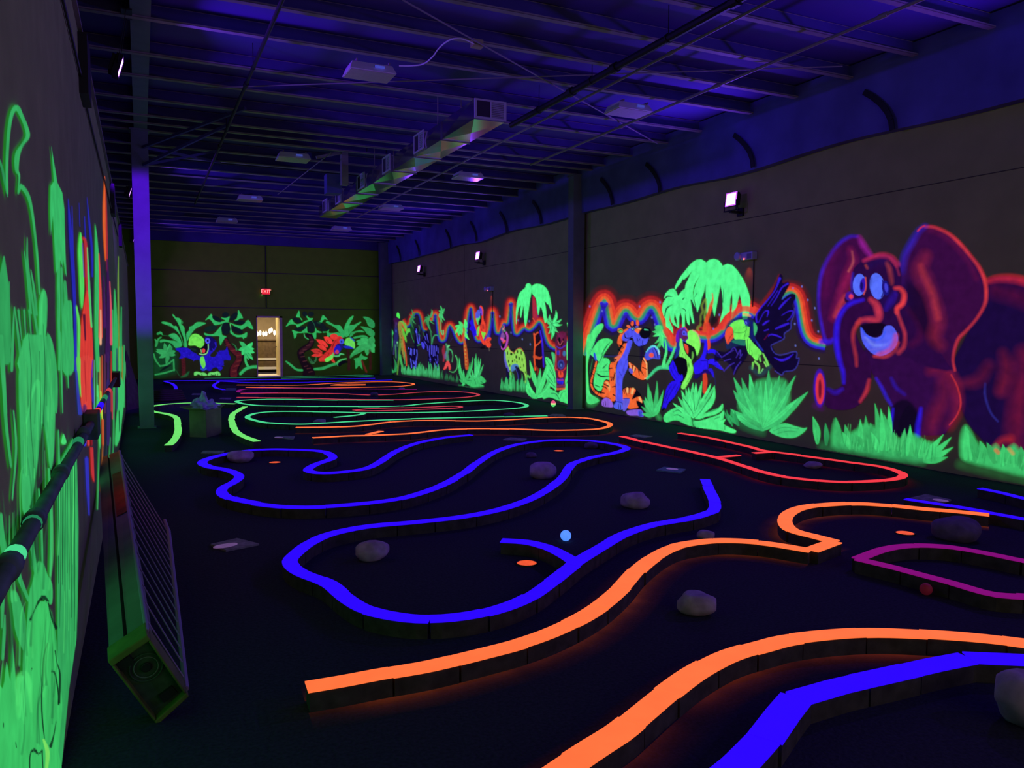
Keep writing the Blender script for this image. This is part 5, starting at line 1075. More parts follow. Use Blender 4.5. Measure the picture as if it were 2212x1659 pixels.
L_.line(U("455,1280 470,1400 465,1659"), [4,6,6], (96,230,100), 1.3); L_.line(U("488,870 510,900 515,1130 530,1300"), [3,6,5,4], (200,50,60), 1.3); L_.line(U("490,900 500,1100"), 3, (120,50,170), 1.3, .8)
L_.poly(U("497,1290 515,1180 530,1240 548,1400 552,1700 480,1700 482,1400"), (238,66,54), 1.4); L_.line(U("520,930 530,1150 545,1400"), [2,5,4], (92,220,120), 1.3); L_.line(U("500,1330 508,1480"), [6,3], (70,10,50), 1.4, .9)
L_.poly(Z("400,-60 620,-60 610,400 620,900 625,1050 540,1060 500,1040 490,860 440,980 410,820 395,400"), (242,74,62), 1.3)
L_.poly(Z("315,-60 395,-60 395,300 410,700 390,640 350,350"), (104,226,92), 1.3); L_.line(Z("480,0 495,400 510,800"), [2,3,2], (190,30,40), 1.2, .7)
L_.line(Z("440,1000 480,900 500,1030"), [5,8,6], (110,40,110), 1.5, .8); L_.line(Z("640,0 620,400 650,700 660,830"), [3,4,7,5], (70,46,190), 1.3, .9); L_.line(Z("555,1490 560,1659"), 5, (236,70,64), 1.2); L_.line(Z("615,1490 620,1659"), 4, (150,30,40), 1.2)
L_.line(D("360,400 365,500 370,530"), [7,6,2], (220,56,60), 1.6, .9); L_.line(Z("670,1050 690,1250 715,1500"), [2,4,3], (226,74,80), 1.3)
L_.fig('painted_striped_bird', 'narrow multicoloured stripes of far mural figures on the left wall')
def strip(x0, y0, y1, w_, col, al=.95, dx=0): L_.line([(x0,y0),(x0+dx*.5,(y0+y1)/2),(x0+dx,y1)], [w_*.6,w_,w_*.8], col, 1.1, al)
L_.line(U("568,790 575,900 580,1100 575,1400 585,1659"), [1,6,10,8,8], (60,200,110), 1.3)
L_.line(U("590,960 598,1200 600,1460"), [2,6,9], (236,84,70), 1.3); L_.line(U("600,1300 600,1500"), [3,5], (255,190,150), 1.4,.9)
L_.line(U("625,505 622,700 625,880 630,1000"), [1.5,6,5,2], (246,104,48), 1.3); L_.line(U("632,560 636,800 640,1060"), [1,3,3], (190,50,60), 1.3)
L_.line(U("640,1000 650,1300 640,1600"), [3,10,10], (62,26,90), 1.6, .9); L_.line(U("655,1130 662,1300 664,1500"), [2,4,6], (232,90,110), 1.3); L_.line(U("620,1100 625,1400"), [2,6], (84,30,110), 1.5, .8)
L_.line(U("708,980 706,1200 712,1659"), [1,3,3], (120,170,70), 1.2); L_.line(U("685,1180 690,1400 690,1659"), [2,9,9], (58,196,108), 1.3); L_.line(U("725,1280 722,1500 725,1659"), [2,5,5], (54,180,100), 1.3); L_.line(U("672,1300 676,1659"), [2,3], (58,190,108), 1.2)
for x,c,w_ in ((203.5,(104,200,170),2),(209,(80,190,120),2.4),(215.5,(180,170,80),3.2),(220,(200,84,50),3.5),(226,(96,50,84),5),(233,(66,36,100),5),(240,(190,60,50),3),(246,(66,190,110),4),(252,(50,80,110),4),(258,(70,222,122),5),(264,(160,160,70),2.2),(268,(70,200,112),3)):
    strip(x, 780-(x-200)*0.5, 900-(x-200)*.3, w_, c)
L_.poly(Z("720,830 760,700 790,900 800,1659 770,1659 730,1100"), (76,222,122), 1.2); L_.line(Z("740,480 745,700"), [3,4], (90,240,130), 1.2); L_.line(Z("800,600 820,1000 835,1150"), [3,4,2], (200,240,70), 1.2); L_.line(Z("845,1180 850,1659"), [5,4], (214,96,50), 1.2)
L_.line(Z("950,400 960,900 950,1659"), [7,9,6], (56,40,110), 1.3, .9); L_.line(Z("1030,600 1040,1150"), [3,2], (190,60,90), 1.2); L_.poly(Z("1140,300 1200,300 1270,500 1260,900 1230,1150 1200,1450 1140,1659 1090,1659 1110,1200 1150,800"), (66,214,116), 1.3)
L_.line(Z("1080,400 1070,800 1060,1659"), [4,3,4], (60,170,100), 1.2); L_.poly(Z("1290,50 1365,0 1355,460 1310,300"), (80,180,110), 1.2); L_.line(Z("1170,1000 1180,1400"), [2,2], (20,70,50), 1.1)
for x,y0,y1,c in ((214,960,1100,(70,190,110)),(222,960,1060,(190,110,60)),(230,950,1040,(40,60,80)),(238,945,1030,(60,170,100)),(246,935,1010,(56,160,96))): strip(x,y0,y1,3,c,.8,-4)

p = thing('mural', 'glowing jungle mural of animals, palms and rainbow along the right wall', 'mural', (XR-0.005,14,0))
R_.build(0, XR-0.004, p, M_paint, -0.002, {1:(1.0,27.8), 2:(0.01,3.9)})
p = thing('mural', 'glowing mural of two cartoon parrots and palms on the end wall around the doorway', 'mural', (4,YB-0.005,0))
B_.build(1, YB-0.006, p, M_paint, -0.002, {0:(0.1,8.0), 2:(0.01,2.33)})
p = thing('mural', 'glowing green and multicoloured mural on the partition close to the camera on the left', 'mural', (XL+0.005,8,0))
L_.build(0, XL+0.004, p, M_paint, 0.002, {1:(1.0,24.9), 2:(0.01,3.2)})
# ------------------------------------------------------------------ overspray of the curb paint on the floor
def ribbon_alpha(name, rows, parent, material):
    """rows: list of cross sections, each a list of (point, rgb, alpha)"""
    nr = len(rows); nc = len(rows[0]); org = np.array(parent['_o'])
    co = np.array([[p for p,_,_ in r] for r in rows]).reshape(-1,3)-org
    me = bpy.data.meshes.new(name)
    me.from_pydata([tuple(p) for p in co], [], [(i*nc+j,i*nc+j+1,(i+1)*nc+j+1,(i+1)*nc+j) for i in range(nr-1) for j in range(nc-1)])
    at_ = me.color_attributes.new('paint', 'FLOAT_COLOR', 'POINT')
    at_.data.foreach_set('color', np.array([[(*(srgb(c)*a), a) for _,c,a in r] for r in rows], np.float32).ravel())
    me.materials.append(material)
    o = bpy.data.objects.new(name, me); COL.objects.link(o); o.parent = parent; return o
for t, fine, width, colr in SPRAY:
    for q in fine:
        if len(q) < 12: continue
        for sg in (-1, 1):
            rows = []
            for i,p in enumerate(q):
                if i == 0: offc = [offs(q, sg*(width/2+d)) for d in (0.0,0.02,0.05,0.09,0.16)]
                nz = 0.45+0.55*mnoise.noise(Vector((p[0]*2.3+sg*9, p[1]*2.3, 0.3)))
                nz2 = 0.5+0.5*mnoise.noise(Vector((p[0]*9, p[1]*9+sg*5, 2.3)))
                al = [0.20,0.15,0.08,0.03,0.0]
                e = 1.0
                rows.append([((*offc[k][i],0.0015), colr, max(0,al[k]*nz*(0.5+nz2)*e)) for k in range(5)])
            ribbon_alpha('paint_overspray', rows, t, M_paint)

# ------------------------------------------------------------------ doorway and the lit room behind it
M_gold = mat('door_frame_paint', (0.75,0.62,0.30), 0.5, noise=(6,0.1,0.1))
M_warm = mat('lobby_wall_paint', (0.36,0.27,0.17), 0.8, noise=(4,0.15,0.1))
M_brown = mat('lobby_panel_brown', (0.13,0.085,0.04), 0.8, noise=(9,0.35,0.2))
M_cream = mat('cream_trim', (0.85,0.8,0.66), 0.6)
M_bulb = mat('lit_bulb', (1,1,1), 0.5, emit=(1.0,0.82,0.55), estr=9)
m = MB(); fw = 0.055
m.box((DX0,YB-0.02,0),(DX0+fw*0.6,YB+0.22,DZ)); m.box((DX1-fw*1.6,YB-0.02,0),(DX1,YB+0.22,DZ)); m.box((DX0,YB-0.02,DZ-fw),(DX1,YB+0.22,DZ))
struct(m.build('door_1', M_gold), 'pale yellow frame of the open lit doorway')
m = MB(); m.box((2.6,YB+0.25,0),(2.7,YB+4,3)); m.box((5.6,YB+0.25,0),(5.7,YB+4,3)); m.box((2.6,YB+4,0),(5.7,YB+4.1,3)); m.box((2.6,YB+0.2,2.6),(5.7,YB+4.1,2.7))
struct(m.build('wall_lobby', M_warm), 'pale walls of the lit room behind the doorway')
t = thing('door_leaf', 'cream door leaf swung open into the lit room', 'door', (DX1-0.03,YB+0.24,0))
m = MB(); m.box((DX1-0.06,YB+0.24,0.01),(DX1-0.02,YB+1.05,DZ-0.03)); m.build('leaf_panel', M_gold, t)
m = MB(); m.box((DX1-0.10,YB+0.92,1.0),(DX1-0.06,YB+0.96,1.03)); m.box((DX1-0.10,YB+0.84,1.0),(DX1-0.09,YB+0.96,1.03)); m.build('handle', M_dark, t)
t = thing('counter', 'brown front counter seen through the doorway', 'counter', (4.1,YB+3.4,0))
m = MB(); m.box((2.75,YB+3.3,0.10),(5.5,YB+3.8,1.20)); m.build('front_panel', M_brown, t)
m = MB(); m.box((2.75,YB+3.25,1.20),(5.5,YB+3.85,1.24)); m.build('countertop', M_brown, t)
m = MB(); m.box((2.75,YB+3.27,0.46),(5.5,YB+3.30,0.54)); m.box((2.75,YB+3.27,0.10),(5.5,YB+3.30,0.20)); m.build('rail', M_cream, t)
m = MB(); m.box((DX0-0.1,YB-0.0,0.0),(DX1+0.1,YB+1.6,0.02)); struct(m.build('trim_8', M_cream), 'bright threshold strip of the doorway')
bulbs = []
for i in range(13):
    x = 3.68+i*0.105+random.uniform(-.02,.02); z = 1.50+random.uniform(-.08,.10)
    if not bulbs:
        m = MB(); m.lathe([(0.0,0.10),(0.025,0.09),(0.04,0.05),(0.042,0.0),(0.035,-0.04),(0.018,-0.07),(0.0,-0.08)], n=12)
        o = m.build('light_bulb', M_bulb, smooth=True); p_ = MB(); p_.lathe([(0.014,0.08),(0.014,0.13)], n=8)
        s_ = p_.build('socket', M_gold, o)
    else:
        o = bulbs[0].copy(); COL.objects.link(o)
        c_ = bulbs[0].children[0].copy(); COL.objects.link(c_); c_.parent = o
    o.location = (x,YB+3.05,z); o['label'] = 'glowing round bulb in the bright row seen through the doorway'; o['category'] = 'light bulb'; o['group'] = 'bulbs in the room behind the doorway'
    bulbs.append(o)
area('lobby_lamp', (4.0,YB+1.5,2.55), (0,0.05,-1), (1.8,1.2), 75, (1.0,0.80,0.52))

# exit sign with its conduit
t = thing('exit_sign', 'small red lit exit sign above the doorway', 'exit sign', (3.90,YB-0.05,2.90))
m = MB(); m.box((3.74,YB-0.055,2.80),(4.04,YB-0.005,3.02)); m.build('housing', mat('sign_housing', (0.3,0.05,0.05), 0.5), t, bevel=0.006)
m = MB(); m.box((3.755,YB-0.060,2.815),(4.025,YB-0.054,3.005)); m.build('sign_face', mat('sign_face_red', (0.4,0.02,0.03), 0.5, emit=(0.75,0.02,0.035), estr=1.0), t)
cu = bpy.data.curves.new('exit_lettering', 'FONT'); cu.body = 'EXIT'; cu.size = 0.165; cu.extrude = 0.002; cu.align_x = 'CENTER'; cu.align_y = 'CENTER'
cu.materials.append(mat('sign_letter_light', (1,0.6,0.5), 0.5, emit=(1.0,0.22,0.16), estr=2.2))
_t = bpy.data.objects.new('exit_text', cu); COL.objects.link(_t); bpy.context.view_layer.update(); _me = bpy.data.meshes.new_from_object(_t.evaluated_get(bpy.context.evaluated_depsgraph_get())); bpy.data.objects.remove(_t)
o = bpy.data.objects.new('exit_lettering', _me); COL.objects.link(o); o.parent = t; o.rotation_euler = (PI/2,0,0); o.location = (-0.01,-0.013,0.01)
m = MB(); m.box((3.74,YB-0.058,2.790),(3.77,YB-0.03,2.802)); m.build('indicator', mat('green_indicator', (0.2,0.8,0.3), 0.5, emit=(0.45,1.0,0.2), estr=1.2), t)
m = MB(); m.tube([(3.9,YB-0.02,3.02),(3.9,YB-0.02,4.45)], 0.012); m.tube([(3.9,YB-0.02,2.79),(3.9,YB-0.02,2.35)], 0.012); m.build('conduit', M_dark, t)

# ------------------------------------------------------------------ black-light floods on the right wall
M_flood = mat('flood_lens', (1,1,1), 0.4, emit=(4.2,1.25,9.0), estr=1.0)
M_floodw = mat('flood_lens_side', (1,1,1), 0.4, emit=(0.55,0.10,1.0), estr=1.3)
def flood(x, y, z, side, tilt, label, lens, group):
    """side: -1 throws light towards the left, +1 towards the right"""
    t = thing('black_light_flood', label, 'flood light', (x,y,z), group)
    def rot(vs):
        c,s_ = math.cos(tilt), math.sin(tilt); out = []
        for a,b,d in vs:
            out.append((x+side*(a*c+d*s_), y+b, z+(-a*s_+d*c)))
        return out
    def rbox(lo, hi):
        m = MB(); x0,y0,z0 = lo; x1,y1,z1 = hi
        m.hexa(rot([(x0,y0,z0),(x1,y0,z0),(x1,y1,z0),(x0,y1,z0),(x0,y0,z1),(x1,y0,z1),(x1,y1,z1),(x0,y1,z1)])); return m
    h = rbox((-0.05,-0.115,-0.10),(0.0,0.115,0.10))
    for k in range(7):
        q = rbox((-0.085,-0.10+k*0.03,-0.085),(-0.05,-0.092+k*0.03,0.085)); h.add(q.v, q.f)
    h.build('housing', M_dark, t, bevel=0.004)
    rbox((0.0,-0.10,-0.085),(0.006,0.10,0.085)).build('lens', lens, t)
    b = rbox((0.0,-0.115,-0.10),(0.012,-0.10,0.10))
    for q in (rbox((0,0.10,-0.10),(0.012,0.115,0.10)), rbox((0,-0.10,0.085),(0.012,0.10,0.10)), rbox((0,-0.10,-0.10),(0.012,0.10,-0.085))): b.add(q.v, q.f)
    b.build('bezel', M_floodw if side < 0 else M_dark, t)
    return t
for y,lab in ((4.57,'violet black-light flood beyond the right edge of the picture'),(9.37,'nearest glowing violet flood on the right wall, above the weeping palm'),
              (19.16,'glowing violet flood on the far bay of the right wall, right one of two'),(23.97,'most distant glowing violet flood on the right wall')):
    t = flood(8.02, y, LAMP_Z, -1, -0.12, lab, M_flood, 'black-light floods on the right wall')
    m = MB(); m.bar((8.0,y-0.13,LAMP_Z-0.02),(8.0,y-0.13,LAMP_Z-0.17),0.02,0.006,(1,0,0)); m.bar((8.0,y+0.13,LAMP_Z-0.02),(8.0,y+0.13,LAMP_Z-0.17),0.02,0.006,(1,0,0))
    m.box((7.98,y-0.13,LAMP_Z-0.18),(8.02,y+0.13,LAMP_Z-0.165)); m.box((8.0,y-0.03,LAMP_Z-0.20),(XR-0.002,y+0.03,LAMP_Z-0.17)); m.box((8.18,y-0.06,LAMP_Z-0.24),(XR-0.002,y+0.06,LAMP_Z-0.12)); m.build('bracket', M_dark, t)
    m = MB(); m.tube([(8.10,y+0.02,LAMP_Z),(8.17,y+0.03,LAMP_Z-0.1),(8.19,y+0.03,LAMP_Z-0.2)], 0.006); m.build('power_cord', M_dark, t)
for y,z,lab in ((8.98,4.2,'nearest black-light flood hanging under the left girder'),(16.9,4.2,'second black-light flood under the left girder'),(25.5,4.2,'furthest black-light flood under the left girder')):
    t = flood(-0.125, y, z, 1, 0.30, lab, M_flood, 'black-light floods under the left girder')
    m = MB(); m.bar((-0.14,y-0.13,z),(-0.05,y-0.13,4.74),0.02,0.006,(1,0,0)); m.bar((-0.14,y+0.13,z),(-0.05,y+0.13,4.74),0.02,0.006,(1,0,0)); m.box((-0.10,y-0.14,4.725),(0.0,y+0.14,4.738)); m.build('bracket', M_dark, t)

# emergency light units on the right wall
M_plast = mat('white_plastic', (0.55,0.58,0.9), 0.5)
M_led = mat('red_indicator', (1,0.1,0.1), 0.5, emit=(6,0.5,0.35), estr=1.0)
def emergency(px, py, label):
    c = at(px, py, 0, XR-0.06); y,z = c[1],c[2]
    t = thing('emergency_light', label, 'emergency light', (XR-0.06,y,z))
    m = MB(); m.box((XR-0.10,y-0.14,z-0.055),(XR-0.002,y+0.10,z+0.055)); m.build('housing', M_plast, t, bevel=0.008)
    for yy in (y+0.15,):
        m = MB(); m.lathe([(0.03,0.05),(0.058,0.0),(0.062,-0.035),(0.05,-0.045)], (XR-0.10,yy,z+0.005), 'x', 16); m.build('lamp_head', M_plast, t, smooth=True)
    m = MB(); m.box((XR-0.104,y-0.12,z-0.045),(XR-0.0995,y-0.03,z+0.03)); m.build('grille', mat('grey_grille', (0.25,0.25,0.4), 0.6), t)
    m = MB(); m.lathe([(0.011,-0.004),(0.011,0.004)], (XR-0.105,y+0.03,z-0.045), 'x', 10); m.build('indicator', M_led, t)
    m = MB(); m.tube([(XR-0.012,y-0.08,z-0.055),(XR-0.012,y-0.08,z-0.75)], 0.007); m.build('conduit', M_dark, t)
    l = bpy.data.lights.new('indicator_light', 'SPOT'); l.energy = 1.6; l.color = (1,0.08,0.05); l.spot_size = 0.9; l.spot_blend = 1; l.shadow_soft_size = 0.01
    o = bpy.data.objects.new('indicator_light', l); COL.objects.link(o); o.location = (XR-0.13,y+0.03,z-0.05); o.rotation_euler = Vector((0.5,0,-1)).to_track_quat('-Z','Y').to_euler()
emergency(1615, 553, 'white emergency light unit with red indicator above the weeping palm')
emergency(1058, 624, 'white emergency light unit with red indicator above the red macaw')

# ------------------------------------------------------------------ ceiling fixtures
M_lens = mat('fixture_lens', (0.55,0.50,0.50), 0.22, noise=(30,0.1,0.05))
M_bluetag = mat('pale_blue_label', (0.35,0.5,0.95), 0.5, emit=lin((70,80,190)), estr=0.5)
fx = []
for x,y,lab in ((2.53,9.38,'nearest long ceiling light fixture on the left'),(6.18,9.38,'nearest ceiling light fixture on the right, above the weeping palm'),(2.52,14.5,'second ceiling light fixture on the left with a bright corner'),
            (5.95,14.72,'second ceiling light fixture on the right of the duct'),(2.37,19.4,'third ceiling light fixture on the left'),(5.7,19.2,'third ceiling light fixture, past the far end of the duct'),
            (2.25,23.5,'furthest ceiling light fixture on the left'),(5.52,23.8,'furthest ceiling light fixture on the right')):
    if not fx:
        t = thing('ceiling_light', lab, 'ceiling light', (x,y,4.60), 'unlit ceiling light fixtures')
        m = MB(); m.hexa([(x-.28,y-.20,4.60),(x+.28,y-.20,4.60),(x+.28,y+.20,4.60),(x-.28,y+.20,4.60),(x-.24,y-.15,4.70),(x+.24,y-.15,4.70),(x+.24,y+.15,4.70),(x-.24,y+.15,4.70)]); m.build('housing', M_white, t, bevel=0.006)
        m = MB(); m.box((x-.265,y-.185,4.592),(x+.265,y+.185,4.601)); m.build('lens', M_lens, t)
        m = MB(); m.box((x-.20,y-.19,4.694),(x-.185,y-.05,4.72)); m.box((x+.185,y-.19,4.694),(x+.20,y-.05,4.72)); m.build('hanger', M_steel, t)
        m = MB(); m.box((x+.02,y-.205,4.64),(x+.13,y-.19,4.665)); m.build('label_plate', M_bluetag, t)
    else:
        t = fx[0].copy(); COL.objects.link(t); t.location = (x,y,4.60); t['label'] = lab
        for ch in fx[0].children:
            c_ = ch.copy(); COL.objects.link(c_); c_.parent = t
    fx.append(t)

# ------------------------------------------------------------------ air duct
M_duct = mat('galvanised_duct', (0.78,0.78,0.78), 0.16, 1.0, noise=(1.5,0.12,0.25))
M_reg = mat('register_enamel', (0.62,0.58,0.68), 0.5); M_regd = mat('register_opening', (0.06,0.04,0.08), 0.8)
t = thing('air_duct', 'long square metal air duct hanging from the ceiling, its underside reflecting the glowing floor', 'duct', (4.0,9.2,4.2))
X0,X1,Z0,Z1 = 3.80,4.21,4.2,4.44
m = MB(); y = 9.2; n_ = 8; Ls = (18.6-9.2)/n_
for k in range(n_):
    a,b = y+k*Ls, y+(k+1)*Ls; c = (a+b)/2; zc = Z0-0.02
    bot = [(X0,a,Z0),(X1,a,Z0),(X1,b,Z0),(X0,b,Z0),((X0+X1)/2,c,zc)]
    m.add(bot, [(0,1,4),(1,2,4),(2,3,4),(3,0,4)])
    m.add([(X0,a,Z0),(X0,b,Z0),(X0,b,Z1),(X0,a,Z1),(X0-0.012,c,(Z0+Z1)/2)], [(0,1,4),(1,2,4),(2,3,4),(3,0,4)])
    m.add([(X1,a,Z0),(X1,b,Z0),(X1,b,Z1),(X1,a,Z1)], [(0,1,2,3)]); m.add([(X0,a,Z1),(X1,a,Z1),(X1,b,Z1),(X0,b,Z1)], [(0,1,2,3)])
m.add([(X0,18.6,Z0),(X1,18.6,Z0),(X1,18.6,Z1),(X0,18.6,Z1)], [(0,1,2,3)]); m.add([(X0,9.2,Z0),(X1,9.2,Z0),(X1,9.2,Z1),(X0,9.2,Z1)], [(0,1,2,3)])
m.build('duct_body', M_duct, t)
for k in range(1, n_):
    a = y+k*Ls; m = MB(); m.box((X0-0.016,a-0.012,Z0-0.016),(X1+0.016,a+0.012,Z0+0.0)); m.box((X0-0.016,a-0.012,Z0),(X0,a+0.012,Z1)); m.build('flange', M_duct, t)
def register(name, P):
    """P(u,v,d): u along the grille, v up, d outwards"""
    m = MB(); q = t
    def bx(u0,u1,v0,v1,d0,d1):
        m.hexa([P(u0,v0,d0),P(u1,v0,d0),P(u1,v1,d0),P(u0,v1,d0),P(u0,v0,d1),P(u1,v0,d1),P(u1,v1,d1),P(u0,v1,d1)])
    bx(0,1,0,.09,0,.02); bx(0,1,.91,1,0,.02); bx(0,.07,.09,.91,0,.02); bx(.93,1,.09,.91,0,.02); bx(.49,.53,.09,.91,0,.02)
    o = m.build('register', M_reg, t)
    m = MB(); bx2 = m
    m.hexa([P(.07,.09,.001),P(.49,.09,.001),P(.49,.91,.001),P(.07,.91,.001),P(.07,.09,.006),P(.49,.09,.006),P(.49,.91,.006),P(.07,.91,.006)]); m.build('opening', M_regd, o)
    m = MB()
    for i in range(9):
        v = .11+i*.09
        m.hexa([P(.53,v,.002),P(.93,v,.002),P(.93,v+.075,.002),P(.53,v+.075,.002),P(.53,v,.016),P(.93,v,.016),P(.93,v+.06,.006),P(.53,v+.06,.006)])
    m.build('louvre', M_reg, o)
    for c_ in o.children: c_.location = (0,0,0); c_.data.transform(Matrix.Translation(Vector(t.location)*0))
bpy.context.view_layer.update()
def sub_fix(): pass
t_o = Vector(t['_o'])
_old_build = MB.build
def _b(s, name, m=None, parent=None, **k):
    if parent is not None and '_o' not in parent and parent.parent is not None: parent['_o'] = tuple(parent.parent['_o'])
    return _old_build(s, name, m, parent, **k)
MB.build = _b
register('end', lambda u,v,d: (X0+0.0+u*(X1-X0+0.02), 9.195-d, Z0+0.015+v*0.235))
for ya,yb in ((11.05,11.5),(12.75,13.2),(14.4,14.95),(16.3,16.75),(17.6,18.05)):
    register('side', lambda u,v,d,ya=ya,yb=yb: (X0-0.012-d, yb-u*(yb-ya), Z0+0.02+v*0.27))
for ya in (10.6,13.9,17.2):
    m = MB(); m.bar((X0+0.03,ya,Z1),(X0+0.03,ya,4.9),0.012); m.bar((X1-0.03,ya,Z1),(X1-0.03,ya,4.9),0.012); m.build('hanger', M_steel, t)
t = thing('ceiling_heater', 'narrow dark unit hung from the ceiling left of the air duct', 'heater', (3.45,14.6,4.35))
m = MB(); m.box((3.40,14.55,4.25),(3.52,14.68,4.9)); m.build('post', M_steel, t); m = MB(); m.bar((3.42,14.6,4.84),(2.95,14.6,4.70),0.05); m.build('bracket', M_steel, t)
m = MB(); m.box((3.22,15.0,4.16),(3.50,15.25,4.52)); m.bar((3.46,14.68,4.35),(3.46,15.02,4.35),0.04); m.build('unit_box', M_blue, t, bevel=0.01)

# pipes, rods and cables under the roof
def pipe(label, name, cat, pts, r, m_, couplings=(), cr=1.5, hang=()):
    pts = [tuple(float(v) for v in p) for p in pts]
    t = thing(name, label, cat, pts[0]); b = MB(); b.tube(pts, r, 10); b.build('pipe_run' if 'pipe' in name else 'run', m_, t)
    a = Vector(pts[0]); d = Vector(pts[-1])-a
    for c in couplings:
        p = a+d*c; q = d.normalized()*0.05; b = MB(); b.tube([p-q,p+q], r*cr, 10); b.build('coupling', m_, t)
    for c in hang:
        p = a+d*c; b = MB(); b.tube([p,Vector((p.x,p.y,4.88))], 0.005, 6); b.tube([p+Vector((0,-.012,0)),p+Vector((0,.012,0))], r*1.2, 10); b.build('hanger', m_, t)
pipe('thin dark sprinkler pipe running down the hall near the left column', 'sprinkler_pipe', 'pipe', [(1.25,-2,4.6),(1.25,20.5,4.6)], 0.022, M_blackp, (.35,.55,.71), hang=(.42,.52,.66,.8))
pipe('thick black sprinkler pipe leading to the near end of the duct', 'sprinkler_pipe', 'pipe', [(4.92,-2,4.55),(4.92,10.5,4.55)], 0.042, M_blackp, (.62,.78,.86), 1.35, hang=(.7,.82,.93))
pipe('grey conduit running down the hall just right of the duct', 'ceiling_conduit', 'conduit', [(5.28,-2,4.6),(5.30,21.0,4.6)], 0.016, M_pipe, (.4,.52,.63))
pipe('grey conduit nearest the right wall band, running down the hall', 'ceiling_conduit', 'conduit', [(6.52,-2,4.6),(6.48,13.0,4.6)], 0.018, M_pipe, (.5,.66,.8))
pipe('thin diagonal brace rod crossing under the roof to the far right', 'brace_rod', 'rod', [fl(870,0,4.66),fl(1420,310,4.66)], 0.009, M_pipe)
pipe('thin brace rod crossing almost level under the roof', 'brace_rod', 'rod', [fl(440,190,4.67),fl(1820,143,4.67)], 0.008, M_pipe)
pipe('thin rod above the far purlins by the duct end', 'brace_rod', 'rod', [fl(600,420,4.66),fl(715,330,4.66)], 0.009, M_pipe)
pts = [fl(x,y,4.66) for x,y in ((862,142),(890,142),(915,138),(935,122),(945,108),(958,95),(975,85),(995,83),(1015,90),(1030,99))]
t = thing('loose_cable', 'loose pale cable swooping from the nearest ceiling light', 'cable', tuple(pts[0]))
m = MB(); m.tube(catmull(pts, 4), 0.008, 6); m.build('cable', M_white, t); m = MB(); m.box(tuple(pts[-1]-[0.06,0.04,0.02]), tuple(pts[-1]+[0.06,0.04,0.06])); m.build('junction_box', mat('junction_box_metal', (0.45,0.42,0.2), 0.5), t)

# ------------------------------------------------------------------ conduit rail on the left partition
t = thing('wall_conduit', 'paint-splashed pipe running along the left wall through two boxes', 'pipe', (-0.26,2,1.07))
M_rail = mat('painted_conduit', (0.10,0.16,0.13), 0.6, noise=(7,0.5,0.2))
zs = 1.055
m = MB(); m.tube([(-0.262,0.6,1.085),(-0.262,3.2,1.07),(-0.262,4.9,zs)], 0.021, 12); m.tube([(-0.262,5.1,zs),(-0.262,9.5,zs)], 0.018, 12); m.build('pipe_run', M_rail, t, smooth=True)
for y in (1.9,2.35,3.1,4.3): 
    m = MB(); m.tube([(-0.262,y-0.035,1.078),(-0.262,y+0.035,1.078)], 0.027, 12); m.build('coupling', M_rail, t, smooth=True)
m = MB(); m.box((-0.298,4.86,zs-0.085),(-0.225,5.12,zs+0.06)); m.build('junction_box', mat('box_green_grey', (0.06,0.15,0.07), 0.7, noise=(12,0.5,0)), t, bevel=0.006)
m = MB(); m.box((-0.298,9.5,zs-0.10),(-0.22,9.9,zs+0.06)); m.build('junction_box', M_dark, t, bevel=0.006)
for i,(y,c) in enumerate(((1.95,'teal'),(2.3,'teal'),(3.9,'teal'),(5.35,'red'),(5.8,'blue'),(6.5,'teal'),(7.3,'dimred'))):
    m = MB(); m.tube([(-0.262,y,1.078 if y<4 else zs),(-0.262,y+(0.06 if y<4 else 0.35),1.077 if y<4 else zs)], 0.0225 if y<4 else 0.0192, 12)
    m.build('paint_splash', GLOWM['dimgreen'] if (c=='teal' and y>2.2) else GLOWM[c], t, smooth=True)
m = MB(); m.box((XL-0.15,-1.0,ZL),(XL+0.025,25.0,ZL+0.02)); struct(m.build('trim_9', M_steel), 'metal cap along the top of the left partition')
m = MB(); m.tube([(XL+0.012,-1,3.10),(XL+0.012,5.6,3.10)], 0.008, 6); m.tube([(XL+0.012,6.0,3.05),(XL+0.012,14,3.05)], 0.008, 6)
for y in (5.5,10.9,15.0): m.box((XL,y,3.0),(XL+0.05,y+0.35,3.36))
struct(m.build('trim_10', M_dark), 'thin wire run and boxes near the top of the left partition')

# ------------------------------------------------------------------ long rack leaning in the foreground left
P0 = fl(336,1550,0.0); dax = ray(184,417); dax /= np.linalg.norm(dax)
def on_plane(px, py, L):
    """where the sight line meets the plane square to the rack's axis, L metres along it"""
    r = ray(px,py); c = P0+dax*L; return CAM+r*((c-CAM)@dax)/(r@dax)
L1 = 3.55
A0,B0,C0,D0 = on_plane(236,1418,0),on_plane(317,1363,0),on_plane(402,1488,0),on_plane(336,1548,0)
A1,B1 = on_plane(213,990,L1),on_plane(258,974,L1); C1 = on_plane(364,1146,1.9)
M_rack = mat('rack_grey_metal', (0.17,0.17,0.17), 0.6, noise=(4,0.3,0.2)); M_cap = mat('rack_end_cap', (0.13,0.16,0.035), 0.7, noise=(10,0.4,0.3))
M_capd = mat('rack_end_face', (0.045,0.07,0.05), 0.7, noise=(20,0.4,0.3)); M_wire = mat('rack_wire', (0.32,0.22,0.42), 0.5)
M_lab = mat('red_sticker', (0.30,0.035,0.03), 0.7, noise=(9,0.4,0.0))
t = thing('wire_rack', 'long grey metal rack with a boxy end cap and wire side by the left partition', 'rack', (float(P0[0]),float(P0[1]),0))
def lerp(a,b,u): return a*(1-u)+b*u
thick = (D0-A0)/np.linalg.norm(D0-A0)*0.05
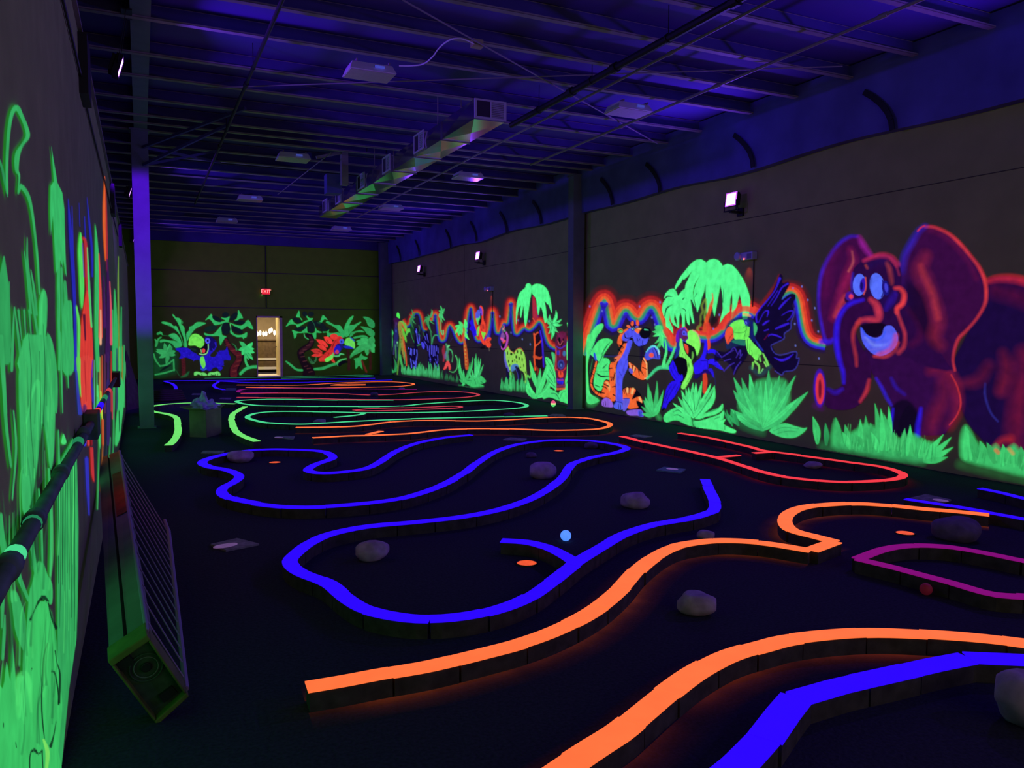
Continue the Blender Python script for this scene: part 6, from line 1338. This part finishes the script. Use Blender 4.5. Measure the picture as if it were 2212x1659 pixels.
def slab(name, a0,b0,a1,b1, m_, tk=thick):
    m = MB(); m.hexa([a0,b0,b0+tk,a0+tk,a1,b1,b1+tk,a1+tk]); m.build(name, m_, t)
A1b = A1+(B1-A1)*0.0
slab('rail_board', A0, lerp(A0,B0,.40), A1b, lerp(A1b,B1,.42), M_rack); slab('rail_board', lerp(A0,B0,.50), B0, lerp(A1b,B1,.50), B1, M_rack)
up_n = np.cross(B0-A0, A1-A0); up_n /= np.linalg.norm(up_n); up_n *= (1 if up_n@(CAM-A0) > 0 else -1)*0.004
q = [lerp(lerp(A0,A1b,v), lerp(B0,B1,v), u) for v,u in ((.50,.56),(.50,.97),(.80,.97),(.80,.56))]
m = MB(); m.hexa([p for p in q]+[p+up_n for p in q]); m.build('sticker', M_lab, t)
m = MB(); m.tube([C0,lerp(C0,C1,.5),C1], 0.012, 8); m.tube([C1,lerp(C1,B1,.06)+np.array([0,0,0.03])], 0.01, 8); m.tube([B0,B1], 0.009, 8); m.build('wire_frame', M_wire, t)
for i in range(15):
    v = (i+0.6)/15; a = lerp(B0,B1,v); b = lerp(C0,C1,min(1,v*1.0))
    m = MB(); m.tube([a,b], 0.0035, 6); m.build('wire_rung', M_wire, t)
# end cap
w_ = -dax*0.05
def face(u,v): return lerp(lerp(A0,B0,u), lerp(D0,C0,u), v)
m = MB()
for (u0,u1,v0,v1) in ((-.02,1.02,-.03,.06),(-.02,1.02,.96,1.03),(-.02,.05,.06,.96),(.95,1.02,.06,.96)):
    q = [face(u0,v0),face(u1,v0),face(u1,v1),face(u0,v1)]; m.hexa([p+dax*0.06 for p in q]+[p+w_ for p in q])
m.build('end_cap_rim', M_cap, t, bevel=0.006)
q = [face(.05,.05),face(.95,.05),face(.95,.96),face(.05,.96)]; m = MB(); m.hexa([p+dax*0.05 for p in q]+[p+w_*0.3 for p in q]); m.build('end_panel', M_capd, t)
c = face(.55,.36); eu = (B0-A0); R0 = np.linalg.norm(eu)*0.40; eu = eu/np.linalg.norm(eu); ev = np.cross(dax, eu)
for r,th,m_ in ((1.0,.10,M_capd),(.74,.09,M_rack),(.30,.30,M_dark)):
    m = MB(); pts = [c+w_*0.5+(eu*math.cos(a)+ev*math.sin(a))*R0*r*(1-th/2) for a in np.linspace(0,2*PI,29)]
    m.tube(pts, R0*r*th/2 if r > .3 else R0*.08, 6, cap=False); m.build('ring', m_, t, smooth=True)
m = MB(); q = [c+w_*0.32+(eu*math.cos(a)+ev*math.sin(a))*R0*.24 for a in np.linspace(0,2*PI,20)[:-1]]; m.add(q+[p+w_*0.3 for p in q], [tuple(range(19)),tuple(range(19,38))]+[(k,(k+1)%19,19+(k+1)%19,19+k) for k in range(19)]); m.build('hub', M_dark, t)
for u,v in ((.22,.15),(.6,.84)):
    m = MB(); c2 = face(u,v); m.hexa([c2+eu*a*.03+ev*b*.02+w_*k for k in (.31,.6) for a,b in ((-1,-1),(1,-1),(1,1),(-1,1))]); m.build('bolt', M_dark, t)

# ------------------------------------------------------------------ boulders
M_rock = mat('grey_boulder', (0.46,0.31,0.48), 0.9, noise=(11,0.35,0.6)); M_rockd = mat('dark_boulder', (0.15,0.10,0.20), 0.9, noise=(11,0.35,0.6))
def boulder(px, py, w, h, seed, label, dark=False, flat=1.0, depth=0.8):
    """px, py: centre of the stone in the photograph; w, h: its size there"""
    g_ = fl(px, py+h*0.42); dist = np.linalg.norm(g_-CAM); k = dist/F_PX
    rx = w*k/2; hz = h*k*0.80
    bm = bmesh.new(); bmesh.ops.create_icosphere(bm, subdivisions=4, radius=1)
    a = math.atan2(g_[0], g_[1])
    for v in bm.verts:
        n = 1+0.26*mnoise.noise(v.co*0.9+Vector((seed,0,0)))+0.045*mnoise.noise(v.co*2.6+Vector((0,seed,0)))+0.012*mnoise.noise(v.co*9)
        p = v.co*n
        p.x = max(-1.0, min(1.0, p.x*1.02)); p.z = max(-0.75, min(0.86, p.z))
        x,y,z = p.x*rx, p.y*rx*depth, (p.z+0.75)/1.61*hz
        v.co = (x*math.cos(a)+y*math.sin(a), -x*math.sin(a)+y*math.cos(a), z)
    me = bpy.data.meshes.new('boulder'); bm.to_mesh(me); bm.free(); me.polygons.foreach_set('use_smooth', [True]*len(me.polygons)); me.materials.append(M_rockd if dark else M_rock)
    o = bpy.data.objects.new('boulder', me); COL.objects.link(o); dirn = Vector((math.sin(a),math.cos(a),0))
    o.location = (float(g_[0])+dirn.x*rx*depth*0.6, float(g_[1])+dirn.y*rx*depth*0.6, 0.0)
    o['label'] = label; o['category'] = 'boulder'
for b in ((805,1192,70,48,1,'grey boulder on the left inside the front lobe of the winding blue border'),(1173,1017,58,42,4,'rounded grey boulder in the upper loop of the winding blue border'),
          (1372,1082,62,40,7,'grey boulder between the blue and red borders, alone on open carpet'),(1504,1308,78,50,9,'smooth grey boulder on open carpet between the two near orange borders'),
          (520,988,52,28,12,'low grey boulder touching the left loop of the winding blue border'),(1277,963,30,16,15,'small dark boulder under the tip of the upper blue loop',True),
          (1148,983,22,13,17,'tiny dark stone just above the rounded grey boulder',True),(1756,1006,36,15,19,'flat dim boulder inside the red border loop'),
          (2064,1148,82,52,22,'dark blue-tinted boulder between the orange hook and magenta border',True),(2228,1534,112,106,25,'big rough boulder cut by the right edge at the front'),
          (1524,1158,36,26,28,'stone half hidden behind the crest of the long orange border'),(690,912,26,14,31,'small pale stone inside the teal green border'),
          (808,852,18,11,34,'dark stone breaking the line of the dim red loop',True),(566,838,18,9,36,'dark stone on the far orange loop',True),(1005,846,14,7,38,'dark stone at the right tip of the dim red loop',True),
          (868,841,16,8,40,'dim stone between the far orange loop and the dim red loop'),(1100,896,26,10,42,'dim stone between teal green border and flat orange loop',True),(790,809,10,5,44,'tiny stone by the far green border',True)):
    boulder(*b[:6], dark=(len(b) > 6))

# ------------------------------------------------------------------ cups, balls, mats
cups = []
for px,py,lab in ((1138,1218,'orange golf cup in the front lobe of the winding blue border'),(594,1000,'orange golf cup in the left loop of the winding blue border'),(1207,975,'orange golf cup in the upper loop of the winding blue border'),(1955,1153,'orange golf cup beside the orange hook')):
    g_ = fl(px,py); t = thing('golf_cup', lab, 'golf cup', (float(g_[0]),float(g_[1]),0), 'orange golf cups')
    m = MB(); m.lathe([(0.066,0.0),(0.066,0.006),(0.060,0.008)], (g_[0],g_[1],0), n=28); m.build('liner', mat('cup_orange', (0.3,0.06,0.02), 0.6, emit=lin((250,92,48)), estr=0.9, noise=(40,0.2,0)), t, smooth=False)
    m = MB(); R = [(0.066,0.006),(0.072,0.010),(0.075,0.0)]; n=28
    vs = [(g_[0]+r*math.cos(2*PI*k/n), g_[1]+r*math.sin(2*PI*k/n), h) for r,h in R for k in range(n)]
    m.add(vs, [(i*n+k, i*n+(k+1)%n, (i+1)*n+(k+1)%n, (i+1)*n+k) for i in range(2) for k in range(n)]); m.build('rim', M_dark, t)
def ball(px, py, rpx, m_, lab, name='golf_ball', cat='ball'):
    g_ = fl(px, py+rpx); r = rpx*np.linalg.norm(g_-CAM)/F_PX
    m = MB(); m.lathe([(max(1e-4,r*math.sin(a)), r-r*math.cos(a)) for a in np.linspace(0.02,PI-0.02,18)], (0,0,0), n=28)
    o = m.build(name, m_, smooth=True); o.location = (float(g_[0]),float(g_[1]),0.0); o['label'] = lab; o['category'] = cat; return o
ball(1222,1157,11.5, mat('glowing_white_ball', (0.5,0.6,0.9), 0.5, emit=lin((78,142,250)), estr=1.0, noise=(30,0.12,0.0)), 'glowing pale blue ball lying by the blue side branch')
ball(2000,1274,11, mat('dull_red_ball', (0.35,0.02,0.03), 0.6, emit=lin((60,8,22)), estr=0.6), 'dull red ball beside the magenta border')
# small two-tone ball near the column
g_ = fl(1195,879); t = thing('toy_ball', 'little ball, pink above and green below, on the floor left of the right wall column', 'ball', (float(g_[0]),float(g_[1]),0))
r = 0.055
for a0,a1,c,nm in ((0.02,1.3,(80,220,110),'lower_half'),(1.3,1.75,(220,240,150),'middle_band'),(1.75,PI-0.02,(230,80,130),'upper_half')):
    m = MB(); m.lathe([(r*math.sin(a), 1.25*(r-r*math.cos(a))) for a in np.linspace(a0,a1,8)], (g_[0],g_[1],0), n=20); m.build(nm, glow('ball_'+nm, c), t, smooth=True)
M_mat = mat('tee_mat', (0.26,0.23,0.25), 0.85, noise=(22,0.45,0.2)); M_matg = mat('tee_mat_green', (0.14,0.30,0.26), 0.85, noise=(22,0.3,0.2)); M_tag = mat('pale_tag', (0.6,0.42,0.62), 0.6, emit=lin((120,86,130)), estr=0.45, noise=(20,0.2,0.0))
for q,tag_,m_,lab in (([(455,1175),(512,1162),(560,1174),(488,1188)],(487,1179),M_mat,'worn pale tee mat alone on the carpet left of the winding blue border'),
        ([(1417,1015),(1434,1008),(1482,1013),(1470,1021)],(1452,1013),M_matg,'green tee mat on open carpet below the red border'),
        ([(434,978),(440,973.5),(485,973.5),(481,979)],None,M_mat,'thin grey tee mat above the left tip of the winding blue border'),
        ([(592,944),(598,942),(637,942),(634,948)],(602,945),M_mat,'pale tee mat left of the flat orange loop'),
        ([(1086,949),(1103,944.5),(1138,947.5),(1129,952)],None,M_mat,'grey tee mat above the upper blue loop'),
        ([(1361,941),(1373,938),(1410,942),(1392,945)],None,M_mat,'grey tee mat behind the start of the red border'),
        ([(1180,898.5),(1194,894),(1215,894.5),(1222,898.5)],None,M_mat,'grey tee mat at the end of the teal green border'),
        ([(1966,1075),(2001,1067),(2055,1079),(2032,1086)],(2032,1081),M_mat,'grey tee mat behind the thin blue border on the right'),
        ([(414,852),(416,849.5),(440,849.5),(439,852.5)],None,M_mat,'thin grey tee mat far back on the left'),
        ([(474,861),(477,859),(500,859),(498,861.5)],None,M_mat,'thin grey tee mat left of the dim red loop'),
        ([(486,843),(489,838.5),(511,838.5),(510,843)],None,M_matg,'faded greenish tee mat far back beside the orange loop')):
    P4 = [fl(x,y,0.014) for x,y in q]; c = sum(P4)/4
    t = thing('tee_mat', lab, 'tee mat', (float(c[0]),float(c[1]),0)); m = MB(); m.hexa([(p[0],p[1],0.0) for p in P4]+[tuple(p) for p in P4]); m.build('pad', m_, t)
    if tag_:
        g_ = fl(*tag_,0.014); k = np.linalg.norm(g_-CAM)/F_PX; e1 = (P4[3]-P4[0]); e1 = (P4[2]-P4[3]) if np.linalg.norm(P4[2]-P4[3]) > np.linalg.norm(e1) else e1
        a = e1/np.linalg.norm(e1); b = np.cross([0,0,1],a)
        m = MB(); pts = [g_+a*0.07*math.cos(s)*(1.3 if tag_[0] < 500 else 1)+b*0.05*math.sin(s) for s in np.linspace(0,2*PI,13)[:-1]]
        m.add([tuple(p) for p in pts]+[tuple(p+np.array([0,0,.003])) for p in pts], [tuple(range(12)),tuple(range(12,24))]+[(k2,(k2+1)%12,12+(k2+1)%12,12+k2) for k2 in range(12)]); m.build('tag', M_tag, t)

# ------------------------------------------------------------------ cardboard box with a crumpled bag
M_card = mat('cardboard', (0.20,0.17,0.12), 0.9, noise=(6,0.2,0.2)); M_ink = mat('printed_ink', (0.03,0.03,0.03), 0.8)
K = fl(446,945); Lc = fl(413,937); Rc = fl(478,937); eL = Lc-K; eR = Rc-K
# square the plan: keep the middle corner and the right corner
eR[2] = 0; n_ = np.array([-eR[1],eR[0],0]); eL = n_/np.linalg.norm(n_)*np.linalg.norm(eR)*1.0
if eL@(Lc-K) < 0: eL = -eL
eL = eL*0.60
sc_ = 1.0; hB = 0.40
t = thing('cardboard_box', 'open cardboard box on the floor between the two lime borders', 'box', (float(K[0]),float(K[1]),0))
F_ = K+eL+eR; up = np.array([0,0,hB]); th = 0.006
def wallp(a, b, name, z0=0.0, z1=hB):
    d = (b-a)/np.linalg.norm(b-a); n = np.cross(d,[0,0,1])*th; m = MB()
    m.hexa([a+[0,0,z0],b+[0,0,z0],b+n+[0,0,z0],a+n+[0,0,z0],a+[0,0,z1],b+[0,0,z1],b+n+[0,0,z1],a+n+[0,0,z1]]); m.build(name, M_card, t)
for a,b in ((K,K+eR),(K+eL,K),(F_,K+eL),(K+eR,F_)): wallp(a,b,'side_panel')
m = MB(); m.hexa([K,K+eR,F_,K+eL]+[p+np.array([0,0,.006]) for p in (K,K+eR,F_,K+eL)]); m.build('bottom_panel', M_card, t)
for a,b,o_ in ((K+eL,F_,eL),(K+eR,F_,eR),(K,K+eL,-eR)):
    o_ = o_/np.linalg.norm(o_); q = [a+up, b+up, b+up+o_*0.16+[0,0,.04], a+up+o_*0.16+[0,0,.04]]
    m = MB(); m.hexa(q+[p+np.array([0,0,th]) for p in q]); m.build('flap', M_card, t)
m = MB(); d = eR/np.linalg.norm(eR); n = np.cross(d,[0,0,1]); n = n*(-1 if n@(K-CAM) > 0 else 1)*0.002; c = K+eR*0.30+up*0.60
random.seed(4)
pt = [c+d*(i*0.030)+np.array([0,0,random.uniform(-.010,.014)+0.012*math.sin(i*1.7)]) for i in range(8)]
for a,b in zip(pt,pt[1:]): m.bar(tuple(a+n),tuple(b+n),0.004,0.020)
m.build('printed_mark', M_ink, t)
M_bag = mat('thin_violet_plastic', (0.5,0.36,0.9), 0.35, noise=(8,0.4,0.4))
bm = bmesh.new(); bmesh.ops.create_icosphere(bm, subdivisions=4, radius=1)
for v in bm.verts:
    n1 = mnoise.noise(v.co*2.2)+0.6*abs(mnoise.noise(v.co*5+Vector((3,1,0))))+0.25*mnoise.noise(v.co*11)
    p = v.co*(0.75+0.55*n1); spike = max(0, p.z)*(1.0 if (p.x < 0.1) else 0.35)
    v.co = (p.x*0.19, p.y*0.13, p.z*0.07+spike*0.15)
me = bpy.data.meshes.new('plastic_bag'); bm.to_mesh(me); bm.free(); me.materials.append(M_bag)
o = bpy.data.objects.new('plastic_bag', me); COL.objects.link(o); cc = (K+F_)/2
o.location = (float(cc[0]),float(cc[1]),hB+0.03); o['label'] = 'crumpled violet plastic bag heaped on top of the open cardboard box'; o['category'] = 'plastic bag'

# ------------------------------------------------------------------ clutter at the far left
t = fl(285,872)
m = MB(); g_ = t; m.add([(XL+0.01,g_[1]-1.6,0),(0.02,g_[1]-0.9,0),(0.0,g_[1]+0.4,0),(XL+0.01,g_[1]+0.2,1.15),(XL+0.01,g_[1]-0.9,1.1),(XL+0.01,g_[1]+0.4,0)],[(0,1,4),(1,2,3,4),(2,5,3),(0,4,3,5),(0,5,2,1)])
o = m.build('tarp', mat('brown_tarp', (0.11,0.06,0.06), 0.9, noise=(8,0.3,0.5))); o['label'] = 'dull brown tarp draped against the far end of the left partition'; o['category'] = 'tarp'
g_ = fl(297,870); bm = bmesh.new(); bmesh.ops.create_icosphere(bm, subdivisions=3, radius=1)
for v in bm.verts: v.co = v.co*(1+0.3*mnoise.noise(v.co*2)); v.co = (v.co.x*.10, v.co.y*.10, (max(-.8,v.co.z)+.8)*.085)
me = bpy.data.meshes.new('rag'); bm.to_mesh(me); bm.free(); me.materials.append(mat('orange_cloth', (0.42,0.20,0.08), 0.9)); o = bpy.data.objects.new('rag', me); COL.objects.link(o); o.location = (float(g_[0]),float(g_[1]),0)
o['label'] = 'small orange rag on the floor just left of the left column base'; o['category'] = 'rag'
g_ = fl(348,866); m = MB()
for k in range(5):
    rr = 0.34-k*0.03; m.tube([(g_[0]+0.05+rr*1.3*math.cos(a)+0.02*k, g_[1]+rr*0.8*math.sin(a), 0.035+0.045*k) for a in np.linspace(0,2*PI,33)], 0.03, 8)
o = m.build('hose_coil', mat('dark_brown_hose', (0.06,0.035,0.03), 0.7, noise=(20,0.3,0.0)), smooth=True, base=True); o['label'] = 'dark coiled hose on the floor behind the left column'; o['category'] = 'hose'
